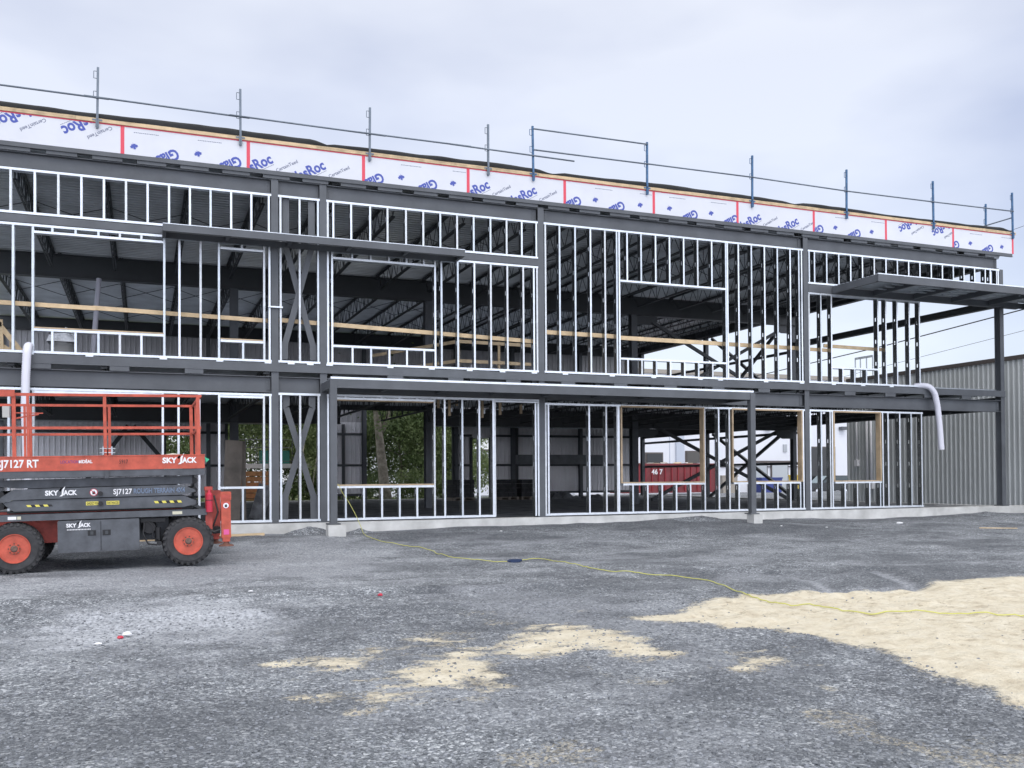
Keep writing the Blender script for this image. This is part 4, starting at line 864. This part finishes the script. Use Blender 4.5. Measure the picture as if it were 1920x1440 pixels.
heap(3.28, -.42, .42, .17, 'small pointed gravel heap at the foot of the twin columns', 1); heap(4.3, -.5, .25, .08, 'low dark gravel heap just right of the left concrete pier', 2)
heap(12.9, -.35, .6, .08, 'low gravel heap left of the right concrete pier', 3); heap(22.3, -.5, .8, .08, 'low gravel heap against the foundation at the far right', 4)

# upper floor contents
UZ = 3.37
r = empty('wrapped_drum', (-1.56, 2, UZ), 'grey drum topped with crumpled plastic standing behind the upper left window', 'drum')
MB().lathe((0, 0, 0), [(0, .24), (.2, .245), (.21, .25), (.23, .25), (.24, .24), (.42, .235), (.43, .245), (.46, .245), (.5, .24)], 'z', 28).build('drum', drumm, r, smooth=True)
def sheet_heap(s_, m, seed, peak=1.0, n=14):
    b = MB(); vs_ = []
    for j in range(n+1):
        for i in range(n+1):
            x, y = (i/n-.5)*2, (j/n-.5)*2; d = max(abs(x), abs(y)); h = (1-d)**.6*peak*(.65+.8*noise.noise((x*2.2+seed, y*2.2, seed)))
            vs_.append((x*s_[0], y*s_[1], max(0, h*s_[2])))
    b.add(vs_, [(j*(n+1)+i, j*(n+1)+i+1, (j+1)*(n+1)+i+1, (j+1)*(n+1)+i) for j in range(n) for i in range(n)]); return b
sheet_heap((.30, .28, .45), plastic, 3).build('plastic_sheet', plastic, r, loc=(0, 0, .48))
for (u, s_, lab, sd_) in ((7.78, (.3, .25, .38), 'larger crumpled clear plastic sheet behind the upper studs', 5), (8.33, (.13, .12, .3), 'smaller crumpled plastic sheet right of the larger one behind the upper studs', 8)):
    o = sheet_heap(s_, plastic, sd_, 1.2).build('plastic_sheet', plastic, loc=(u, 2, UZ)); tag(o, lab, 'plastic sheet', 'crumpled plastic on the upper floor')
r = empty('lumber_crate', (-2.9, 2.2, UZ), 'broken lumber crate on the upper floor at the far left edge', 'crate')
for (p, q) in (((-.5, 0, .0), (-.5, 0, .9)), ((.15, 0, .0), (.12, 0, .95)), ((.35, .1, 0), (.33, .1, .65)), ((.1, 0, .85), (.62, .05, .15)), ((.0, 0, .5), (.65, .1, .05)), ((-.5, 0, .1), (.6, 0, .1)), ((-.5, 0, .8), (.15, 0, .85))): MB().bar(p, q, .05, .1).build('board', wood, r)
o = MB().tube([(-.88, 2.6, 5.4), (-1.0, 2.1, UZ)], .055, 12).build('leaning_duct', mat('duct', (.33, .33, .38), .5, .2)); tag(o, 'grey round duct leaning inside the upper left window', 'duct')
r = empty('stair_guard', (7.4, 4, UZ), 'pale lumber guard rail around the floor opening behind the upper studs', 'guard rail')
for z in (.72, 1.25): MB().bar((.62, 0, z), (2.9, 0, z-.02), .04, .09).build('rail', wood, r); MB().bar((.62, .05, z), (-.9, 4.0, z+.02), .04, .09).build('rail', wood, r)
for x, y in ((.62, .06), (1.8, .06), (2.85, .06), (-.9, 4)): MB().box((x, y-.03, 0), (x+.06, y+.03, 1.3)).build('post', wood, r)
o = MB().box((12.9, 6, UZ), (15.6, 6.12, UZ+.12)).build('lumber_beam', beige); tag(o, 'long pale beam lying on the upper floor behind the right studs', 'beam')

# ground floor contents
for i, (u, w_, lab) in enumerate(((12.75, 1.0, 'dark pallet of stacked blocks under the back window'), (14.85, .9, 'dark pallet of stacked blocks right of the back doorway'), (15.85, .85, 'dark pallet of stacked blocks nearest the tarp pile'))):
    r = empty('block_pallet', (u, 18, -.09), lab, 'pallet', 'pallets of blocks on the ground floor')
    b = MB(); b.box((-w_/2, -.45, 0), (w_/2, .45, .02)); b.box((-w_/2, -.45, .1), (w_/2, .45, .13))
    for x in (-w_/2, -.05, w_/2-.1): b.box((x, -.44, .02), (x+.1, .44, .1))
    b.build('pallet', plym, r); b = MB()
    for k in range(4):
        for q in range(int(w_/.2)): b.box((-w_/2+.02+q*.2, -.4, .135+k*.19), (-w_/2+.20+q*.2, .4, .315+k*.19))
    b.build('blocks', blockm, r)
for (u, s_, lab, sd_) in ((17.6, (.75, .6, .5), 'crumpled grey tarp heap on the ground floor by the back wall', 11), (19.3, (.6, .4, .22), 'low grey heap of sheeting right of the tarp on the ground floor', 13)):
    o = sheet_heap(s_, bagm, sd_).build('tarp_heap', bagm, loc=(u, 18.2, -.09)); tag(o, lab, 'tarp', 'tarps on the ground floor')
o = MB().box((16.5, 20.6, 1.5), (21.2, 20.95, 1.95)).build('duct_section', mat('duct_grey', (.15, .16, .17), .6, var=.2)); tag(o, 'long dark grey duct section set along the back wall girt', 'duct')
o = MB().bar((1.98, 3, -.09), (2.08, 3.35, 1.84), .40, .05, up=(0, 1, 0)).build('plywood_sheet', plym); tag(o, 'tall weathered plywood sheet leaning behind the lower left window', 'plywood', 'plywood leaning on the ground floor')
o = MB().bar((2.3, 3.2, -.09), (2.31, 3.5, 1.83), .10, .05, up=(0, 1, 0)).build('plywood_sheet', plym); tag(o, 'narrow weathered plank edge just right of the tall plywood sheet', 'plywood', 'plywood leaning on the ground floor')
o = MB().bar((2.62, 3.6, -.09), (2.9, 3.9, .75), .35, .04, up=(0, 1, 0)).build('plywood_sheet', bagm); tag(o, 'short dark striped panel leaning behind the lower left sill', 'plywood', 'plywood leaning on the ground floor')

# ------------------------------------------------------------------ behind the building, seen through the openings
GB = -.33
r = empty('lumber_stack', (5.2, 27, GB), 'stack of orange brown lumber outside behind the building', 'lumber')
for k in range(6):
    for q in range(3): MB().box((-1.1+random.uniform(-.15, .15), q*.4, k*.27), (.9+random.uniform(-.2, .2), q*.4+.36, k*.27+.24)).build('timber', mat('timber%d%d' % (k, q), (.25+.06*random.random(), .13, .06), .8, var=.3, vs_=5), r)
r = empty('parked_trailer', (6.3, 28.2, GB), 'pale flat trailer with rail cage and green totes behind the lumber stack', 'trailer')
MB().box((-2.2, 0, 1.75), (2.9, 1.6, 1.98)).build('bed', mat('trailer_grey', (.35, .36, .38), .6), r)
for x in (-1.5, 2.0): MB().lathe((x, .0, .42), [(0, .2), (0, .42), (.25, .42), (.25, .2)], 'y', 20).build('wheel', rubber, r); MB().box((x-.08, .1, .4), (x+.08, 1.4, 1.75)).build('leg', primer_dk, r)
cg = MB()
for z in (2.1, 2.8, 3.2): cg.tube([(-2.0, 0, z), (.85, 0, z)], .022, 6)
for x in (-2, -1.45, -.9, -.3, .3, .85): cg.tube([(x, 0, 1.98), (x, 0, 3.2)], .022, 6)
cg.build('rail_cage', primer_dk, r)
for x in (-.35, .4): MB().box((x-.34, .2, 1.99), (x+.34, .9, 2.65)).build('tote', green, r)

def tree(u, v, h, cr_, label, seed, trunk_r=.12, nl=4200, lean=(0, 0), low=.6, fork=False, lm=0, kind='broadleaf_tree', leafsz=.11, z0=None, grp='trees and bushes behind the building'):
    rg = np.random.default_rng(seed); z0 = GB-.012*max(0, v-20)*.5 if z0 is None else z0
    r = empty(kind, (u, v, z0), label, 'tree' if 'bush' not in kind else 'bush', grp)
    top = Vector((lean[0], lean[1], h*.8)); b = MB(); n = 9
    pts = [Vector((top.x*(i/n)**1.1+.06*noise.noise((i*.7, seed, 0)), top.y*(i/n), top.z*i/n)) for i in range(n+1)]
    b.tube(pts, 0, 10, radii=[trunk_r*(1.25 if i == 0 else 1)*(1-.75*i/n) for i in range(n+1)])
    clumps = []
    for k in range(22):
        i = rg.integers(8 if fork else 3, n+1); a = rg.uniform(0, 6.28); l_ = cr_*rg.uniform(.5, 1.0); p = pts[i]; q = p+Vector((cos(a)*l_, sin(a)*l_, rg.uniform(.0, .35)*h*.4)); 
        b.tube([p, p.lerp(q, .5)+Vector((0, 0, .1)), q], 0, 5, radii=[trunk_r*.35, trunk_r*.2, trunk_r*.06]); clumps.append(q); clumps.append(p.lerp(q, .6))
    if fork: b.tube([pts[4], pts[4]+Vector((.42, 0, .7)), pts[4]+Vector((.6, 0, 2.2))], 0, 8, radii=[trunk_r*.55, trunk_r*.45, trunk_r*.25])
    b.build('trunk', bark, r, smooth=True)
    for k in range(34): a = rg.uniform(0, 6.28); rr = cr_*math.sqrt(rg.random()); clumps.append(Vector((lean[0]*.6+cos(a)*rr, lean[1]*.6+sin(a)*rr, low+rg.random()*(h-low))))
    C_ = np.array([tuple(c) for c in clumps]); C_ = C_[C_[:, 2] > low*.7]; ci = rg.integers(0, len(C_), nl); 
    P_ = C_[ci]+rg.normal(0, .36*cr_/1.6, (nl, 3))*[1, 1, .8]; P_[:, 2] = np.maximum(P_[:, 2], .05)
    A = rg.normal(size=(nl, 3)); A /= np.linalg.norm(A, axis=1)[:, None]; Bv = np.cross(A, rg.normal(size=(nl, 3))); Bv /= np.linalg.norm(Bv, axis=1)[:, None]
    s_ = leafsz*rg.uniform(.5, 1.2, (nl, 1)); V = np.stack([P_-A*s_, P_+Bv*s_*.55, P_+A*s_, P_-Bv*s_*.55], 1).reshape(-1, 3)
    me = bpy.data.meshes.new('crown'); me.from_pydata(V.tolist(), [], np.arange(nl*4).reshape(-1, 4).tolist()); me.materials.append(leaves[lm]); inst('crown', me, r)
tree(11.15, 24.8, 9.5, 2.9, 'large forked pale trunk tree seen through the wide back opening', 21, .29, 5200, lean=(-.75, 0), low=4.2, fork=True, lm=0)
bs_ = [(9.6, 28.5, 6.4, 1.9, 1, 'bushy green tree left of the forked trunk'), (13.2, 29.2, 7.0, 2.0, 0, 'bushy green tree right of the forked trunk'), (11.3, 31, 7.5, 2.4, 2, 'dense dark green tree directly behind the forked trunk'),
       (15.2, 28.6, 6.0, 1.5, 1, 'loose green tree behind the narrow back window'), (17.6, 31, 5.6, 1.4, 1, 'pale green tree seen through the back doorway'), (3.6, 31, 7.4, 2.2, 1, 'light green tree behind the lower left window'),
       (5.7, 33, 7.8, 2.4, 2, 'dark tree far behind the trailer'), (7.6, 31, 7.2, 2.0, 1, 'slim stemmed green tree behind the twin columns'), (1.4, 30, 6.5, 1.9, 0, 'green tree seen through the small back window left'),
       (9.0, 35, 8, 2.6, 0, 'farther green tree behind the bushy left tree'), (12.8, 35.5, 8, 2.8, 1, 'farther light green tree behind the forked trunk'), (16.3, 36, 8, 2.2, 0, 'farthest green tree behind the narrow back window')]
for i, (u, v, h, c, lm, lab) in enumerate(bs_): tree(u, v, h, c, lab, 40+i, .09, 17000, low=.2, lm=lm, leafsz=.085, lean=(random.uniform(-.4, .4), 0))
for i, (u, v, lab) in enumerate(((9.9, 26, 'low leafy bush at the left foot of the forked trunk'), (12.9, 26, 'low leafy bush at the right foot of the forked trunk'), (8.0, 28.6, 'low bush between trailer and twin columns'), (14.7, 26.5, 'low bush beside the narrow back window'))):
    tree(u, v, 1.5, .9, lab, 70+i, .03, 1800, low=.1, lm=i % 2, kind='leafy_bush', leafsz=.08)
for i, (u, l_, lab) in enumerate(((7.3, .5, 'thin pale leaning stem behind the twin columns, left one'), (7.9, .8, 'thin pale leaning stem behind the twin columns, middle one'), (8.35, .35, 'thin pale leaning stem behind the twin columns, right one'))):
    o = MB().tube([(u, 27.2, GB), (u+l_*.3, 27.2, 1.5), (u+l_, 27.2, 4.4)], 0, 7, radii=[.05, .04, .02]).build('sapling_trunk', mat('pale_bark%d' % i, (.34, .32, .27), .8, var=.2), smooth=True); tag(o, lab, 'sapling', 'thin stems behind the building')
# grass fringe
n = 9000; gu = rng.uniform(2, 18, n); gvv = rng.uniform(22.2, 28, n); hgt = rng.uniform(.06, .28, n); V = []
ang = rng.uniform(0, 6.28, n)
for i in range(n):
    z = gz(gu[i], gvv[i]); dx, dy = cos(ang[i])*.02, sin(ang[i])*.02; V += [(gu[i]-dx, gvv[i]-dy, z), (gu[i]+dx, gvv[i]+dy, z), (gu[i]+dx*3, gvv[i]+dy*2, z+hgt[i])]
me = bpy.data.meshes.new('grass'); me.from_pydata(V, [], np.arange(n*3).reshape(-1, 3).tolist()); me.materials.append(leaves[1]); o = bpy.data.objects.new('grass', me); COL.objects.link(o); tag(o, kind='stuff')
# board edging behind the building
o = MB().box((UL, 22.3, -.35), (16, 22.5, -.12)).build('sand_strip', mat('strip', (.30, .27, .20), .9, var=.2)); tag(o, kind='structure')

# white warehouse beyond the yard
WH = empty('white_warehouse', (50, 50, -1), 'long plain white warehouse with dock doors beyond the yard at right', 'building')
def wl(p, q): return (p[0]-50, p[1]-50, p[2]+1), (q[0]-50, q[1]-50, q[2]+1)
MB().box(*wl((33.5, 50, -1.2), (80, 70, 9.75))).build('wall', whitewall, WH)
MB().box(*wl((33.3, 49.8, 9.75), (80.2, 70.2, 10.1))).build('roof_edge', beige, WH)
def wopen(u0, u1, z0, z1, m=darkglass, fr=browntrim):
    w_ = MB().box(*wl((u0-.12, 49.9, z0-.1), (u1+.12, 49.99, z1+.12))).build('door_frame', fr, WH); MB().box(*wl((u0, 49.85, z0), (u1, 49.895, z1))).build('door_opening', m, w_)
wopen(40.3, 41.8, 1.0, 2.8); wopen(44.3, 46.4, .9, 2.95, mat('brown_door', (.10, .095, .09), .7))
wopen(50.8, 52.7, -.9, 2.0, mat('pale_door', (.42, .45, .48), .6)); wopen(53.3, 55.0, -.9, 2.0, mat('pale_door2', (.45, .48, .5), .6)); wopen(57.2, 60.4, -1.0, 3.4)
for u0, u1 in ((43.2, 44.0),): MB().box(*wl((u0, 49.8, -1.1), (u1, 49.99, 9.7))).build('pale_panel', whitewall2, WH)
for u in (51.0, 55.6, 42.6, 47.2): MB().box(*wl((u, 49.96, -1.1), (u+.05, 49.995, 9.7))).build('panel_joint', whitewall2, WH)
MB().box(*wl((54.6, 49.9, 3.0), (55.0, 49.99, 3.7))).build('wall_vent', mat('vent', (.4, .42, .45), .6), WH); MB().box(*wl((52.6, 49.6, 5.0), (53.2, 49.95, 5.2))).build('wall_lamp', primer, WH); MB().box(*wl((61.0, 49.5, 5.1), (61.7, 49.95, 5.4))).build('wall_lamp', primer, WH)
MB().box(*wl((50.4, 49.8, 2.02), (55.3, 49.89, 2.2))).build('dock_canopy', browntrim, WH); MB().box(*wl((33.5, 49.88, 1.62), (57, 49.93, 1.7))).build('rub_rail', black, WH)
o = MB().box((46.0, 41, -.95), (60, 44, -.72)).build('concrete_apron', conc); tag(o, kind='structure')
# distant low white building seen by the back doorway
r = empty('far_white_building', (22, 56, -.8), 'far low white building seen through the trees and the back doorway', 'building')
MB().box((-4, 0, 0), (8, 9, 3.9)).build('wall', whitewall, r); MB().box((-4.1, -.1, 3.9), (8.1, 9, 4.1)).build('roof_edge', browntrim, r); MB().box((2.6, -.05, 1.4), (3.6, 0, 2.4)).build('window', bluebin, r); MB().box((-2.6, -.05, 2.0), (7, 0, 2.1)).build('trim', primer, r)

# roll-off dumpster
r = empty('roll_off_dumpster', (35.5, 38, -.48), 'long red roll off dumpster full of scrap beyond the back opening', 'dumpster')
b = MB(); b.box((-3.85, 0, .15), (3.85, 2.3, .25)); b.box((-3.85, 0, .25), (3.85, .06, 2.25)); b.box((-3.85, 2.24, .25), (3.85, 2.3, 2.25)); b.box((-3.85, .06, .25), (-3.79, 2.24, 2.25)); b.box((3.79, .06, .25), (3.85, 2.24, 2.25)); b.build('bin', dumpred, r)
for k in range(15): MB().box((-3.85+k*.54, -.08, .28), (-3.77+k*.54, -.001, 2.12)).build('rib', mat('dumpster_rib', (.26, .02, .03), .6) if k == 0 else bpy.data.materials['dumpster_rib'], r)
MB().box((-3.9, -.1, 2.13), (3.9, -.002, 2.27)).build('top_rail', dumpred, r); lettering('46 7', .5, white, r, (-1.72, -.09, 1.5), bold=.01, ext=.003)
for i in range(16): MB().bar((-3.6+i*.45, random.uniform(.3, 2), 2.1+random.uniform(0, .1)), (-3.0+i*.45+random.uniform(-.2, .3), random.uniform(.3, 2), 2.25+random.uniform(0, .12)), .5, .05).build('scrap', [wood, white, beige][i % 3], r)
MB().box((-3.8, .1, .2), (-3.6, 2.2, .22)).build('runner', black, r)

# pickup / SUV
r = empty('parked_suv', (58.0, 47.6, -1.0), 'dark grey suv parked before the white warehouse beside the grey metal wall', 'car')
b = MB(); b.xz([(-2.4, .45), (2.4, .45), (2.45, 1.0), (1.3, 1.12), (-1.0, 1.15), (-2.35, 1.1), (-2.45, .8)], 0, 1.8); b.xz([(-1.0, 1.15), (-.2, 1.8), (2.1, 1.82), (2.4, 1.12)], .1, 1.7); b.build('body', carpaint, r)
MB().xz([(-.9, 1.18), (-.18, 1.74), (.5, 1.75), (.5, 1.18)], .08, .095).build('window', glassm, r); MB().xz([(.6, 1.18), (.6, 1.75), (1.9, 1.76), (2.2, 1.18)], .08, .095).build('window', glassm, r)
MB().add([(-1.04, .15, 1.16), (-1.04, 1.65, 1.16), (-.25, 1.6, 1.79), (-.25, .2, 1.79)], [(0, 1, 2, 3)]).build('windscreen', mat('screen', (.35, .42, .45), .1), r)
for x in (-1.5, 1.55):
    w_ = MB().lathe((x, -.02, .4), [(0, .2), (0, .4), (.25, .4), (.25, .2)], 'y', 24).build('wheel', rubber, r); MB().lathe((x, -.04, .4), [(0, 0), (0, .22), (.03, .24)], 'y', 16).build('rim', galv, w_)
MB().box((-2.46, .2, .7), (-2.4, .5, .95)).build('headlight', white, r)
# bins
for (u, w_, h, m_, lab, cat) in ((49.4, 2.1, 1.5, bluebin, 'large blue bin standing beside the dock doors', 'bin'), (52.5, 1.2, 1.7, yellowbin, 'yellow container standing right of the blue bin', 'container'), (45.2, 1.5, 1.7, beige, 'beige pile of bags left of the blue bin', 'bags')):
    r = empty('yard_bin', (u, 44.8, -.9), lab, cat); MB().xz([(-w_/2+.1, 0), (w_/2-.1, 0), (w_/2, h), (-w_/2, h)], 0, 1).build('bin', m_, r); MB().box((-w_/2-.05, -.05, h), (w_/2+.05, 1.05, h+.1)).build('lid', m_, r)

# grey metal-clad neighbour
MBL = empty('metal_clad_building', (27, 0, -.4), 'grey green ribbed metal clad building with brown roof trim at the far right', 'building')
b = MB(); prof = []; v = -8.0
while v < 10.3:
    for a, c in ((0, 0), (.10, 0), (.125, -.03), (.165, -.03), (.19, 0)): prof.append((v+a, 27+c))
    v += .2
n = len(prof); b.add([(c-27, a, 0) for a, c in prof]+[(c-27, a, 5.15) for a, c in prof], [(i, i+1, i+1+n, i+n) for i in range(n-1)])
b.box((.01, -8, 0), (18, 10.32, 5.14)); b.build('cladding', metalwall, MBL)
MB().box((-.06, -8, 5.1), (18, 10.4, 5.24)).build('roof_trim', browntrim, MBL); MB().box((-.06, 10.32, 0), (18, 10.38, 5.1)).build('corner_trim', metalwall, MBL)
for v, z0, z1, r_ in ((9.77, 1.9, 3.9, .03), (9.2, 1.0, 3.9, .05), (8.98, 1.0, 3.9, .05)): 
    p = MB().tube([(-.1, v, z0), (-.1, v, z1)], r_, 8).build('conduit', white, MBL, smooth=True); MB().box((-.18, v-.09, z0-.25), (-.02, v+.09, z0)).build('junction_box', white, p)
r = empty('roof_hatch_rail', (27.8, 9.8, 4.84), 'thin grey ladder handrails on the metal clad roof', 'handrail')
for x, y in ((0, 0), (0, .35), (0, .7), (0, 1.0)): MB().tube([(x, y, 0), (x, y, .95)], .025, 6).build('post', galv2, r)
for z in (.9, .95): MB().tube([(0, 0, z), (0, 1.0, z)], .025, 6).build('rail', galv2, r)

# overhead wires
for (pts, r_, lab) in (([(45, 60, 8.3), (45, 39.4, 8.77), (45, 27.1, 9.29), (45, 16.9, 9.92), (45, -20, 12.6)], .035, 'thick black overhead cable beyond the right end of the building'),
                      ([(45, 60, 6.2), (45, 34.4, 7.4), (45, 16.9, 8.75), (45, -20, 12)], .012, 'thin overhead wire directly below the thick cable'),
                      ([(46, 60, 6.0), (46, 16.9, 6.9), (46, -20, 9)], .012, 'lowest thin overhead wire at the right'),
                      ([(47, 60, 17), (47, 20, 15), (47, -20, 17.5)], .012, 'highest thin overhead wire at the right edge beyond the roof corner')):
    o = MB().tube(pts, r_, 6).build('overhead_wire', cable); tag(o, lab, 'wire', 'overhead wires at the right')
